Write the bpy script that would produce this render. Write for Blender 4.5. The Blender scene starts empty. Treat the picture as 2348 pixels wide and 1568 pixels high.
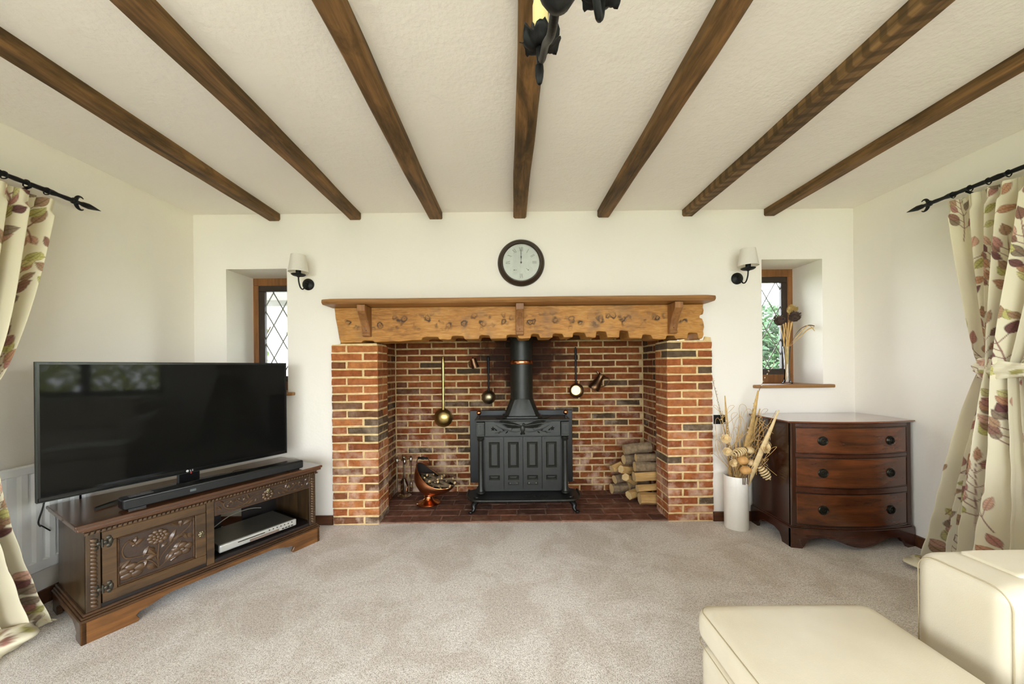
import bpy, bmesh, math, random
import numpy as np
from mathutils import Vector, Matrix
PI = math.pi
rnd = random.Random(7)
scene = bpy.context.scene
COL = scene.collection

# ------------------------------------------------------------------ camera
FPX, W_PX = 832.0, 2348.0
CAMZ, ROLL = 1.155, 0.010
cam_d = bpy.data.cameras.new('camera')
cam_d.sensor_width = 36.0
cam_d.lens = FPX / W_PX * 36.0
cam_d.shift_x = 4.0 / W_PX
cam_d.shift_y = 58.0 / W_PX
cam_d.clip_start = 0.05
cam = bpy.data.objects.new('camera', cam_d)
COL.objects.link(cam)
_r = Vector((math.cos(ROLL), 0, -math.sin(ROLL))); _u = Vector((math.sin(ROLL), 0, math.cos(ROLL)))
cam.matrix_world = Matrix(((_r.x, _u.x, 0, 0), (_r.y, _u.y, -1, 0), (_r.z, _u.z, 0, CAMZ), (0, 0, 0, 1)))
scene.camera = cam

# ------------------------------------------------------------------ sky, exposure
world = bpy.data.worlds.new('overcast_sky'); scene.world = world
world.use_nodes = True
wn = world.node_tree.nodes; wl = world.node_tree.links
wn.clear()
_bg = wn.new('ShaderNodeBackground'); _o = wn.new('ShaderNodeOutputWorld')
_bg.inputs['Color'].default_value = (0.95, 0.985, 1.06, 1)
_bg.inputs['Strength'].default_value = 6.0
wl.new(_bg.outputs[0], _o.inputs[0])
scene.view_settings.view_transform = 'Standard'
scene.view_settings.look = 'None'
scene.view_settings.gamma = 1.0
scene.view_settings.use_curve_mapping = False
scene.view_settings.exposure = 1.62
scene.cycles.use_denoising = True
scene.cycles.max_bounces = 12
scene.cycles.diffuse_bounces = 8
scene.cycles.glossy_bounces = 5
scene.cycles.transmission_bounces = 8
scene.cycles.transparent_max_bounces = 16
scene.cycles.sample_clamp_indirect = 8.0
scene.cycles.caustics_reflective = False
scene.cycles.caustics_refractive = False

def portal(name, loc, rot, sx, sy):
    d = bpy.data.lights.new(name, 'AREA'); d.shape = 'RECTANGLE'; d.size = sx; d.size_y = sy
    d.cycles.is_portal = True
    o = bpy.data.objects.new(name, d); COL.objects.link(o); o.location = loc; o.rotation_euler = rot
    return o
# daylight enters by two side windows and an unseen rear one enlarged for light (sky portals, no light of their own)
WALL_L, WALL_R, WALL_B, WALL_F, CEIL = -2.348, 2.562, 2.70, -2.9, 2.312
WIN_L = (-2.30, 0.92, 0.82, 2.06)      # y0 y1 z0 z1
WIN_R = (-2.30, 0.95, 0.82, 2.06)
WIN_F = (-2.15, 2.35, 0.06, 2.16)      # x0 x1 z0 z1; unseen, enlarged to brighten floor and fireplace
portal('window_portal', (WALL_L - 0.30, (WIN_L[0] + WIN_L[1]) / 2, 1.44), (0, -PI / 2, 0), 1.25, 3.25)
portal('window_portal', (WALL_R + 0.30, (WIN_R[0] + WIN_R[1]) / 2, 1.44), (0, PI / 2, 0), 1.25, 3.25)
portal('window_portal', (0.1, WALL_F - 0.30, 1.08), (PI / 2, 0, 0), 4.5, 2.1)

# ------------------------------------------------------------------ material helpers
def srgb(r, g, b):
    f = lambda c: (c / 255 / 12.92) if c / 255 <= 0.04045 else ((c / 255 + 0.055) / 1.055) ** 2.4
    return (f(r), f(g), f(b), 1)
class NT:
    def __init__(s, name):
        s.m = bpy.data.materials.new(name); s.m.use_nodes = True
        s.t = s.m.node_tree; s.t.nodes.clear()
        s.out = s.n('ShaderNodeOutputMaterial'); s.p = s.n('ShaderNodeBsdfPrincipled')
        s.l(s.p.outputs[0], s.out.inputs[0])
    def n(s, k, **kw):
        x = s.t.nodes.new(k)
        for a, b in kw.items(): setattr(x, a, b)
        return x
    def l(s, a, b): s.t.links.new(a, b)
    def coord(s, kind='Object', scale=(1, 1, 1), rot=(0, 0, 0), loc=(0, 0, 0)):
        c = s.n('ShaderNodeTexCoord'); m = s.n('ShaderNodeMapping')
        m.inputs['Scale'].default_value = scale; m.inputs['Rotation'].default_value = rot; m.inputs['Location'].default_value = loc
        s.l(c.outputs[kind], m.inputs[0]); return m.outputs[0]
    def geo(s, scale=(1, 1, 1)):
        g = s.n('ShaderNodeNewGeometry'); m = s.n('ShaderNodeMapping'); m.inputs['Scale'].default_value = scale
        s.l(g.outputs['Position'], m.inputs[0]); return m.outputs[0]
    def noise(s, vec, scale=5, detail=4, rough=.55, dist=0):
        x = s.n('ShaderNodeTexNoise'); s.l(vec, x.inputs['Vector'])
        x.inputs['Scale'].default_value = scale; x.inputs['Detail'].default_value = detail
        x.inputs['Roughness'].default_value = rough; x.inputs['Distortion'].default_value = dist
        return x.outputs['Fac']
    def ramp(s, fac, stops, interp='LINEAR'):
        x = s.n('ShaderNodeValToRGB'); cr = x.color_ramp; cr.interpolation = interp
        while len(cr.elements) > 1: cr.elements.remove(cr.elements[-1])
        cr.elements[0].position = stops[0][0]; cr.elements[0].color = stops[0][1]
        for p, c in stops[1:]:
            e = cr.elements.new(p); e.color = c
        s.l(fac, x.inputs[0]); return x.outputs[0]
    def mix(s, fac, a, b, mode='MIX'):
        x = s.n('ShaderNodeMix', data_type='RGBA', blend_type=mode)
        if isinstance(fac, (int, float)): x.inputs[0].default_value = fac
        else: s.l(fac, x.inputs[0])
        for i, v in ((6, a), (7, b)):
            if isinstance(v, tuple): x.inputs[i].default_value = v
            else: s.l(v, x.inputs[i])
        return x.outputs[2]
    def math(s, op, a, b=0.0, clamp=False):
        x = s.n('ShaderNodeMath', operation=op); x.use_clamp = clamp
        for i, v in ((0, a), (1, b)):
            if isinstance(v, (int, float)): x.inputs[i].default_value = v
            else: s.l(v, x.inputs[i])
        return x.outputs[0]
    def color(s, c):
        if isinstance(c, tuple): s.p.inputs['Base Color'].default_value = c
        else: s.l(c, s.p.inputs['Base Color'])
    def set(s, rough=None, metal=None, spec=None, coat=None, sheen=None):
        if rough is not None:
            if isinstance(rough, (int, float)): s.p.inputs['Roughness'].default_value = rough
            else: s.l(rough, s.p.inputs['Roughness'])
        if metal is not None: s.p.inputs['Metallic'].default_value = metal
        if spec is not None: s.p.inputs['Specular IOR Level'].default_value = spec
        if coat is not None: s.p.inputs['Coat Weight'].default_value = coat; s.p.inputs['Coat Roughness'].default_value = .12
        if sheen is not None: s.p.inputs['Sheen Weight'].default_value = sheen
    def bump(s, h, strength=.3, dist=.01):
        b = s.n('ShaderNodeBump'); b.inputs['Strength'].default_value = strength; b.inputs['Distance'].default_value = dist
        s.l(h, b.inputs['Height']); s.l(b.outputs[0], s.p.inputs['Normal'])
g4 = lambda v: (v, v, v, 1)

def plain(name, c, rough=.5, metal=0.0, var=.08, scale=12, bump=0.0, spec=None, coat=None, sheen=None, bscale=None):
    t = NT(name); v = t.coord()
    f = t.noise(v, scale, 3)
    lo = tuple(x * (1 - var) for x in c[:3]) + (1,); hi = tuple(min(1, x * (1 + var)) for x in c[:3]) + (1,)
    t.color(t.ramp(f, [(.3, lo), (.7, hi)]))
    t.set(rough, metal, spec, coat, sheen)
    if bump: t.bump(t.noise(v, bscale or scale * 6, 4), bump, .004)
    return t.m

def wood(name, dark, light, axis='x', scale=1.0, rough=.45, coat=None, knots=0.0, bump=.15, contrast=(.32, .68), spec=None, blotch=0.0, saw=False):
    t = NT(name)
    k = {'x': (.07, 1, 1), 'y': (1, .07, 1), 'z': (1, 1, .07)}[axis]
    oi = t.n('ShaderNodeObjectInfo')
    base = t.coord('Object', tuple(a * scale for a in k))
    off = t.n('ShaderNodeVectorMath', operation='ADD'); t.l(base, off.inputs[0])
    cx = t.n('ShaderNodeCombineXYZ'); t.l(t.math('MULTIPLY', oi.outputs['Random'], 13.0), cx.inputs[0]); t.l(t.math('MULTIPLY', oi.outputs['Random'], 7.0), cx.inputs[1])
    t.l(cx.outputs[0], off.inputs[1]); v = off.outputs[0]
    f1 = t.noise(v, 26, 5, .6, .6); f2 = t.noise(v, 110, 3, .6)
    f3 = t.noise(t.coord('Object', (1.6 * scale,) * 3), 3, 3)
    f = t.math('ADD', t.math('MULTIPLY', f1, .62), t.math('ADD', t.math('MULTIPLY', f2, .2), t.math('MULTIPLY', f3, .18)))
    c = t.ramp(f, [(contrast[0], dark), (contrast[1], light)])
    if knots:
        vo = t.n('ShaderNodeTexVoronoi'); t.l(t.coord('Object', tuple(a * scale * (2.2 if a == 1 else 6.0) for a in k)), vo.inputs['Vector']); vo.inputs['Scale'].default_value = 2.0
        kk = t.ramp(vo.outputs['Distance'], [(0.0, g4(1)), (.10, g4(.6)), (.17, g4(0))])
        c = t.mix(t.math('MULTIPLY', kk, knots), c, tuple(x * .3 for x in dark[:3]) + (1,))
    if blotch:
        fb = t.noise(t.coord('Object', tuple(a * scale * (1.0 if a == 1 else 4.0) for a in k)), 7, 5, .7, .5)
        c = t.mix(t.math('MULTIPLY', t.ramp(fb, [(.50, g4(0)), (.66, g4(1))]), blotch), c, tuple(x * .55 for x in dark[:3]) + (1,))
    if saw:      # circular-saw marks across the timber
        wv = t.n('ShaderNodeTexWave'); wv.bands_direction = 'Y'; wv.inputs['Scale'].default_value = 5.2; wv.inputs['Distortion'].default_value = 2.2; wv.inputs['Detail'].default_value = 2
        t.l(t.coord('Object', (1, 1, 1), (0, 0, .35)), wv.inputs['Vector'])
        c = t.mix(t.math('MULTIPLY', t.ramp(wv.outputs['Fac'], [(.45, g4(0)), (.75, g4(1))]), .55), c, tuple(x * .6 for x in dark[:3]) + (1,))
    t.color(c); t.set(rough, 0, spec, coat)
    if bump: t.bump(f, bump, .004)
    return t.m

# ------------------------------------------------------------------ mesh helpers
class MB:
    def __init__(s): s.v = []; s.f = []; s.M = None
    def add(s, vs, fs):
        o = len(s.v)
        for p in vs:
            p = Vector(p)
            if s.M is not None: p = s.M @ p
            s.v.append(p)
        s.f += [tuple(o + i for i in f) for f in fs]
        return s
    def box(s, x0, x1, y0, y1, z0, z1):
        return s.add([(x0, y0, z0), (x1, y0, z0), (x1, y1, z0), (x0, y1, z0), (x0, y0, z1), (x1, y0, z1), (x1, y1, z1), (x0, y1, z1)],
                     [(0, 3, 2, 1), (4, 5, 6, 7), (0, 1, 5, 4), (1, 2, 6, 5), (2, 3, 7, 6), (3, 0, 4, 7)])
    def tube(s, pts, r, n=8, caps=True, flat=1.0, up=None):
        pts = [Vector(p) for p in pts]; m = len(pts)
        rs = r if isinstance(r, (list, tuple)) else [r] * m
        vs = []; prev = Vector(up) if up else None
        for i, p in enumerate(pts):
            t = (pts[min(i + 1, m - 1)] - pts[max(i - 1, 0)])
            t = t.normalized() if t.length > 1e-9 else Vector((0, 0, 1))
            if prev is None:
                a = Vector((0, 0, 1)) if abs(t.z) < .9 else Vector((1, 0, 0))
                prev = a
            nrm = prev - t * prev.dot(t)
            if nrm.length < 1e-6: nrm = t.orthogonal()
            nrm.normalize(); b = t.cross(nrm)
            if not up: prev = nrm
            for k in range(n):
                a = 2 * PI * k / n
                vs.append(p + (nrm * math.cos(a) * flat + b * math.sin(a)) * rs[i])
        fs = []
        for i in range(m - 1):
            for k in range(n):
                k2 = (k + 1) % n
                fs.append((i * n + k, i * n + k2, (i + 1) * n + k2, (i + 1) * n + k))
        if caps:
            fs.append(tuple(range(n - 1, -1, -1))); fs.append(tuple((m - 1) * n + k for k in range(n)))
        return s.add(vs, fs)
    def cyl(s, p0, p1, r0, r1=None, n=16, caps=True): return s.tube([p0, p1], [r0, r0 if r1 is None else r1], n, caps)
    def lathe(s, prof, n=24, c=(0, 0, 0), sx=1.0, sy=1.0, cap0=True, cap1=True, M=None):
        vs = []; fs = []; m = len(prof)
        for (r, z) in prof:
            for k in range(n):
                a = 2 * PI * k / n; p = Vector((r * math.cos(a) * sx, r * math.sin(a) * sy, z))
                if M is not None: p = M @ p
                vs.append(p + Vector(c))
        for i in range(m - 1):
            for k in range(n):
                k2 = (k + 1) % n
                fs.append((i * n + k, i * n + k2, (i + 1) * n + k2, (i + 1) * n + k))
        if cap0: fs.append(tuple(range(n - 1, -1, -1)))
        if cap1: fs.append(tuple((m - 1) * n + k for k in range(n)))
        return s.add(vs, fs)
    def ball(s, c, r, n=12, m=8, M=None):
        rr = r if isinstance(r, (tuple, list)) else (r, r, r)
        vs = [Vector((0, 0, -rr[2]))]; fs = []
        for i in range(1, m):
            t = -PI / 2 + PI * i / m
            for k in range(n):
                a = 2 * PI * k / n
                vs.append(Vector((rr[0] * math.cos(t) * math.cos(a), rr[1] * math.cos(t) * math.sin(a), rr[2] * math.sin(t))))
        vs.append(Vector((0, 0, rr[2])))
        for k in range(n): fs.append((0, 1 + (k + 1) % n, 1 + k))
        for i in range(m - 2):
            for k in range(n):
                a = 1 + i * n + k; b = 1 + i * n + (k + 1) % n
                fs.append((a, b, b + n, a + n))
        L = len(vs) - 1; o = 1 + (m - 2) * n
        for k in range(n): fs.append((o + k, o + (k + 1) % n, L))
        if M is not None: vs = [M @ p for p in vs]
        return s.add([p + Vector(c) for p in vs], fs)
    def prism(s, poly, fn, d0, d1):
        n = len(poly)
        vs = [fn(a, b, d0) for a, b in poly] + [fn(a, b, d1) for a, b in poly]
        fs = [tuple(range(n)), tuple(range(2 * n - 1, n - 1, -1))]
        fs += [(i, i + n, (i + 1) % n + n, (i + 1) % n) for i in range(n)]
        return s.add(vs, fs)
    def grid(s, fn, nu, nv, closeu=False):
        vs = [fn(i / (nu - (0 if closeu else 1)), j / (nv - 1)) for j in range(nv) for i in range(nu)]
        fs = []
        for j in range(nv - 1):
            for i in range(nu if closeu else nu - 1):
                a = j * nu + i; b = j * nu + (i + 1) % nu
                fs.append((a, b, b + nu, a + nu))
        return s.add(vs, fs)
    def build(s, name, mat, parent=None, smooth=40, bevel=0.0, seg=1, recalc=True, sub=0):
        me = bpy.data.meshes.new(name)
        me.from_pydata([tuple(p) for p in s.v], [], s.f)
        if recalc or bevel:
            bm = bmesh.new(); bm.from_mesh(me)
            if recalc: bmesh.ops.recalc_face_normals(bm, faces=bm.faces)
            if bevel:
                es = [e for e in bm.edges if len(e.link_faces) == 2 and e.calc_face_angle(0) > .5]
                bmesh.ops.bevel(bm, geom=es, offset=bevel, segments=seg, affect='EDGES', profile=.5, clamp_overlap=True)
            bm.to_mesh(me); bm.free()
        if smooth:
            me.polygons.foreach_set('use_smooth', [True] * len(me.polygons))
            me.set_sharp_from_angle(angle=math.radians(smooth))
        me.materials.append(mat)
        return link(name, me, parent, sub)
def link(name, me, parent=None, sub=0):
    o = bpy.data.objects.new(name, me); COL.objects.link(o)
    if parent is not None: o.parent = parent
    if sub:
        md = o.modifiers.new('sub', 'SUBSURF'); md.levels = sub; md.render_levels = sub
    return o
def tag(o, label=None, cat=None, group=None, kind=None):
    if label: o['label'] = label
    if cat: o['category'] = cat
    if group: o['group'] = group
    if kind: o['kind'] = kind
    return o
def thing(name, label, cat, loc=(0, 0, 0), rz=0.0, group=None):
    o = bpy.data.objects.new(name, None); o.empty_display_size = .05; COL.objects.link(o)
    o.location = loc; o.rotation_euler = (0, 0, rz)
    return tag(o, label, cat, group)
def copy_tree(o, parent=None):
    c = o.copy(); COL.objects.link(c); c.parent = parent
    for ch in list(o.children): copy_tree(ch, c)
    return c
def smoothpath(pts, n=6):
    """Catmull-Rom through the points."""
    P = [Vector(p) for p in pts]; out = []
    for i in range(len(P) - 1):
        a = P[max(i - 1, 0)]; b = P[i]; c = P[i + 1]; d = P[min(i + 2, len(P) - 1)]
        for k in range(n):
            t = k / n
            out.append(.5 * ((2 * b) + (c - a) * t + (2 * a - 5 * b + 4 * c - d) * t * t + (3 * b - a - 3 * c + d) * t ** 3))
    out.append(P[-1]); return out
def rot_to(d):
    return Vector((0, 0, 1)).rotation_difference(Vector(d).normalized()).to_matrix()
def leafblob(mb, p, ang, L, Wd, fn, h):
    """a raised pointed leaf on a panel; fn(a,b,d) maps panel coords to 3D, d = relief height"""
    ca, sa = math.cos(ang), math.sin(ang); n = 7; vs = []; fs = []
    for i in range(n):
        t = i / (n - 1); w = Wd * math.sin(PI * min(.98, max(.02, t)) ** .8)
        x = t * L
        for q, hh in ((-w, 0), (0, h * math.sin(PI * max(.1, t * .9))), (w, 0)):
            vs.append(fn(p[0] + ca * x - sa * q, p[1] + sa * x + ca * q, hh))
    for i in range(n - 1):
        for k in (0, 1): fs.append((i * 3 + k, i * 3 + k + 1, i * 3 + 4 + k, i * 3 + 3 + k))
    mb.add(vs, fs)
def scroll(c, r0, r1, a0, a1, n=14):
    return [(c[0] + (r0 + (r1 - r0) * i / n) * math.cos(a0 + (a1 - a0) * i / n), c[1] + (r0 + (r1 - r0) * i / n) * math.sin(a0 + (a1 - a0) * i / n)) for i in range(n + 1)]
def stroke(mb, pts, w, fn, h, taper=True, n=6):
    P = [fn(a, b, h * .35) for a, b in pts]; m = len(P)
    rs = [w * ((.45 + .55 * math.sin(PI * (i + .5) / m)) if taper else 1) for i in range(m)]
    mb.tube(P, rs, n)

# ------------------------------------------------------------------ materials of the room
def plaster(name, c, bs=.25):
    t = NT(name); v = t.geo()
    f = t.noise(v, 1.3, 2); t.color(t.ramp(f, [(.3, tuple(x * .975 for x in c[:3]) + (1,)), (.7, c)]))
    t.set(.85, 0, .2)
    h = t.math('ADD', t.noise(v, 7, 3), t.math('MULTIPLY', t.noise(v, 60, 3), .35))
    t.bump(h, bs, .008); return t.m
M_wall = plaster('wall_paint_cream', (.85, .802, .722, 1))
M_ceil = plaster('ceiling_paint_cream', (.88, .842, .775, 1), .8)
def carpet():
    t = NT('carpet_beige'); v = t.geo()
    a = t.noise(v, 240, 2, .7); b = t.noise(v, 3.2, 6, .68, .5); c = t.noise(v, 85, 3, .7)
    col = t.ramp(t.math('ADD', t.math('MULTIPLY', a, .68), t.math('MULTIPLY', c, .32)), [(.36, srgb(150, 140, 130)), (.5, srgb(232, 223, 213)), (.60, srgb(255, 252, 247))])
    col2 = t.mix(t.ramp(b, [(.42, g4(1)), (.56, g4(0))]), col, t.mix(1.0, col, (.83, .80, .765, 1), 'MULTIPLY'))
    t.color(col2); t.set(.95, 0, .1, sheen=.25)
    t.bump(t.math('ADD', a, c), .5, .008); return t.m
M_carpet = carpet()
M_skirt = wood('skirting_dark_oak', srgb(52, 28, 14), srgb(104, 62, 34), 'x', 1.5, .4)
M_beam = wood('ceiling_beam_oak', srgb(66, 50, 31), srgb(140, 104, 64), 'y', 1.0, .65, knots=.85, bump=.5, contrast=(.36, .62), spec=.25, blotch=.75)
M_beam_saw = wood('ceiling_beam_sawn', srgb(70, 53, 33), srgb(148, 114, 74), 'y', 1.0, .65, knots=.4, bump=.5, contrast=(.36, .62), spec=.25, blotch=.4, saw=True)
M_sill = wood('sill_oak', srgb(112, 76, 40), srgb(164, 118, 66), 'x', 1.4, .45)
M_frame = wood('window_oak', srgb(96, 58, 26), srgb(150, 98, 48), 'z', 1.4, .5)
M_dark = plain('casement_dark_brown', srgb(52, 40, 32), .4, var=.15)
M_lead = plain('window_lead', srgb(120, 118, 110), .5, .4)
def glass(name, tint=(1, 1, 1, 1), ior=1.45):
    t = NT(name); t.t.nodes.remove(t.p)
    f = t.n('ShaderNodeFresnel'); f.inputs[0].default_value = ior
    a = t.n('ShaderNodeBsdfTransparent'); a.inputs[0].default_value = tint
    b = t.n('ShaderNodeBsdfGlossy'); b.inputs['Roughness'].default_value = .02
    x = t.n('ShaderNodeMixShader'); t.l(f.outputs[0], x.inputs[0]); t.l(a.outputs[0], x.inputs[1]); t.l(b.outputs[0], x.inputs[2])
    t.l(x.outputs[0], t.out.inputs[0]); return t.m
M_glass = glass('window_glass', (.97, .985, .98, 1))

# ------------------------------------------------------------------ room shell
def wall_mesh(name, u0, u1, z0, z1, holes, fn, mat, thick):
    """rectangular wall with rectangular holes; fn(u,d,z): d = depth behind the inner face"""
    us = sorted({u0, u1, *[h[0] for h in holes], *[h[1] for h in holes]}); zs = sorted({z0, z1, *[h[2] for h in holes], *[h[3] for h in holes]})
    mb = MB(); inside = lambda u, z: any(h[0] < u < h[1] and h[2] < z < h[3] for h in holes)
    for i in range(len(us) - 1):
        for j in range(len(zs) - 1):
            if inside((us[i] + us[i + 1]) / 2, (zs[j] + zs[j + 1]) / 2): continue
            for d in (0, thick):
                mb.add([fn(us[i], d, zs[j]), fn(us[i + 1], d, zs[j]), fn(us[i + 1], d, zs[j + 1]), fn(us[i], d, zs[j + 1])], [(0, 1, 2, 3)])
    for h in holes:
        sp = h[4] if len(h) > 4 else 0.0
        a, b, c, d = h[:4]
        P = [fn(a, 0, c), fn(b, 0, c), fn(b, 0, d), fn(a, 0, d)]; Q = [fn(a + sp, thick, c), fn(b - sp, thick, c), fn(b - sp, thick, d), fn(a + sp, thick, d)]
        for k in range(4): mb.add([P[k], P[(k + 1) % 4], Q[(k + 1) % 4], Q[k]], [(0, 1, 2, 3)])
    return tag(mb.build(name, mat, None, 0, recalc=False), kind='structure')
NL = (-2.108, -1.655, 0.985, 1.905); NR = (1.877, 2.328, 1.005, 1.938)     # the two small window niches
FP = (-1.262, 1.412, -0.01, 1.56)                                          # hole for the fireplace
TH = .34
wall_mesh('wall_back', WALL_L - TH, WALL_R + TH, -.02, CEIL + .02, [NL, NR, FP], lambda u, d, z: (u, WALL_B + d, z), M_wall, TH)
wall_mesh('wall_left', WALL_F - TH, WALL_B + TH, -.02, CEIL + .02, [WIN_L], lambda u, d, z: (WALL_L - d, u, z), M_wall, TH)
wall_mesh('wall_right', WALL_F - TH, WALL_B + TH, -.02, CEIL + .02, [WIN_R], lambda u, d, z: (WALL_R + d, u, z), M_wall, TH)
wall_mesh('wall_front', WALL_L - TH, WALL_R + TH, -.02, CEIL + .02, [WIN_F], lambda u, d, z: (u, WALL_F - d, z), M_wall, TH)
tag(MB().box(WALL_L - .01, WALL_R + .01, WALL_F - .01, WALL_B - .001, -.05, 0).build('floor', M_carpet, None, 0), kind='structure')
tag(MB().box(WALL_L - TH, WALL_R + TH, WALL_F - TH, WALL_B + TH, CEIL, CEIL + .1).build('ceiling', M_ceil, None, 0), kind='structure')

def skirting(name, pts):
    mb = MB()
    for (a, b, nx, ny) in pts:
        prof = [(0, 0), (.016, 0), (.016, .052), (.010, .066), (0, .068)]
        vs = []; n = len(prof)
        for p in (a, b):
            for (o, z) in prof: vs.append((p[0] + nx * o, p[1] + ny * o, z))
        mb.add(vs, [(i, (i + 1) % n, (i + 1) % n + n, i + n) for i in range(n)] + [tuple(range(n)), tuple(range(2 * n - 1, n - 1, -1))])
    tag(mb.build(name, M_skirt, None, 30), kind='structure')
skirting('baseboard_back', [((WALL_L, WALL_B), (-1.327, WALL_B), 0, -1)])
skirting('baseboard_back.001', [((1.497, WALL_B), (WALL_R, WALL_B), 0, -1)])
skirting('baseboard_left', [((WALL_L, WALL_F), (WALL_L, WALL_B), 1, 0)])
skirting('baseboard_right', [((WALL_R, WALL_F), (WALL_R, WALL_B), -1, 0)])

# ------------------------------------------------------------------ ceiling beams
def beam(x0, x1, zb, nm, label, seed):
    r = random.Random(seed); n = 44; mb = MB(); ph = [r.uniform(0, 6.3) for _ in range(8)]
    w = lambda y, k, a: a * (math.sin(y * 2.3 + ph[k]) + .6 * math.sin(y * 5.1 + ph[k + 1]) + .35 * math.sin(y * 11 + ph[k + 2]))
    vs = []
    for i in range(n + 1):
        y = WALL_B - .002 + (WALL_F + .01 - WALL_B) * i / n
        c = .008 + .003 * math.sin(y * 4 + ph[5])
        dz = w(y, 3, .0022); zt = CEIL + .004
        L = x0 + w(y, 0, .0030); R = x1 + w(y, 1, .0030)
        vs += [(L, y, zt), (L, y, zb + c + dz), (L + c, y, zb + dz), (R - c, y, zb + dz), (R, y, zb + c + dz), (R, y, zt)]
    fs = []
    for i in range(n):
        for k in range(5): fs.append((i * 6 + k, i * 6 + k + 1, i * 6 + 7 + k, i * 6 + 6 + k))
    fs += [(0, 5, 4, 3, 2, 1), tuple(n * 6 + k for k in range(6))]
    mb.add(vs, fs)
    tag(mb.build(nm, M_beam_saw if 'saw-marked' in label else M_beam, None, 35), label, 'beam', 'oak ceiling beams')
BE = [(-1.786, -1.696, 'leftmost oak ceiling beam above the left curtain rod'), (-1.188, -1.096, 'second oak ceiling beam from the left wall'),
      (-.590, -.497, 'third oak ceiling beam from the left wall'), (.035, .131, 'middle oak ceiling beam behind the hanging candle light'),
      (.662, .752, 'third oak ceiling beam from the right wall'), (1.286, 1.374, 'saw-marked oak ceiling beam, second from the right wall'),
      (1.900, 1.976, 'rightmost oak ceiling beam, nearest the right curtain rod')]
for i, (a, b, lab) in enumerate(BE): beam(a, b, CEIL - .052, 'ceiling_beam', lab, 20 + i)

# ------------------------------------------------------------------ leaded windows
def clip_poly(poly, x0, x1, z0, z1):
    def cl(P, f, g):
        out = []
        for i in range(len(P)):
            a, b = P[i], P[(i + 1) % len(P)]
            ia, ib = f(a) >= 0, f(b) >= 0
            if ia: out.append(a)
            if ia != ib:
                t = f(a) / (f(a) - f(b)); out.append((a[0] + (b[0] - a[0]) * t, a[1] + (b[1] - a[1]) * t))
        return out
    for f in (lambda p: p[0] - x0, lambda p: x1 - p[0], lambda p: p[1] - z0, lambda p: z1 - p[1]):
        if poly: poly = cl(poly, f, None)
    return poly
def clip_line(p, q, x0, x1, z0, z1):
    t0, t1 = 0.0, 1.0; dx, dz = q[0] - p[0], q[1] - p[1]
    for d, a in ((-dx, p[0] - x0), (dx, x1 - p[0]), (-dz, p[1] - z0), (dz, z1 - p[1])):
        if abs(d) < 1e-12:
            if a < 0: return None
            continue
        t = a / d
        if d < 0: t0 = max(t0, t)
        else: t1 = min(t1, t)
    if t0 >= t1: return None
    return (p[0] + dx * t0, p[1] + dz * t0), (p[0] + dx * t1, p[1] + dz * t1)
def frame_bars(mb, x0, x1, z0, z1, w, y0, y1):
    mb.box(x0, x1, y0, y1, z0, z0 + w); mb.box(x0, x1, y0, y1, z1 - w, z1)
    mb.box(x0, x0 + w, y0, y1, z0 + w, z1 - w); mb.box(x1 - w, x1, y0, y1, z0 + w, z1 - w)
def leaded(root, x0, x1, z0, z1, y, dw=.153, dh=.27, panes=True, ph=(0, 0)):
    """diamond lights in the rectangle, local x/z plane at depth y"""
    S = .5
    def walk(sgn):
        k = -60
        while k < 60:
            p = (x0 + ph[0] + (k + S) * dw - sgn * 12 * dw, z0 + ph[1] - 12 * dh); q = (p[0] + sgn * 24 * dw, p[1] + 24 * dh)
            c = clip_line(p, q, x0, x1, z0, z1)
            if c: yield c
            k += 1
    al = MB()
    for sgn in (1, -1):
        for (a, b) in walk(sgn):
            L = math.hypot(b[0] - a[0], b[1] - a[1])
            if L < .02: continue
            mb = MB() if panes else al
            mb.tube([(a[0], y, a[1]), (b[0], y, b[1])], .0042, 6, flat=.8, up=(0, 1, 0))
            if panes: mb.build('lead_strip', M_lead, root, 40)
    if not panes:
        al.build('lead_lattice', M_lead, root, 40)
        MB().box(x0, x1, y - .002, y + .002, z0, z1).build('pane', M_glass, root, 0); return
    for i in range(-40, 40):
        for j in range(-40, 40):
            cx = x0 + ph[0] + i * dw / 2; cz = z0 + ph[1] + j * dh / 2
            if (i + j) % 2: continue
            P = clip_poly([(cx - dw / 2, cz), (cx, cz - dh / 2), (cx + dw / 2, cz), (cx, cz + dh / 2)], x0, x1, z0, z1)
            if len(P) < 3: continue
            ar = abs(sum(P[k][0] * P[(k + 1) % len(P)][1] - P[(k + 1) % len(P)][0] * P[k][1] for k in range(len(P)))) / 2
            if ar < 2e-4: continue
            MB().prism(P, lambda a, b, d: (a, d, b), y - .0015, y + .0015).build('pane', M_glass, root, 0)
def small_window(n, nz, ph):
    x0, x1, z0, z1 = nz
    r = bpy.data.objects.new('window_%d' % n, None); COL.objects.link(r); r['kind'] = 'structure'
    Y = WALL_B + .285
    a = MB(); frame_bars(a, x0 - .03, x1 + .03, z0, z1 + .01, .040 + .03, Y, Y + .05); a.build('window_frame', M_frame, r, 30, .003)
    b = MB(); frame_bars(b, x0 + .036, x1 - .036, z0 + .066, z1 - .056, .050, Y + .008, Y + .04); b.build('casement', M_dark, r, 30, .003)
    leaded(r, x0 + .082, x1 - .082, z0 + .112, z1 - .102, Y + .025, ph=ph)
    return r
small_window(1, NL, (.153 * .45, .02)); small_window(2, NR, (.153 * .62, .05))
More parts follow.
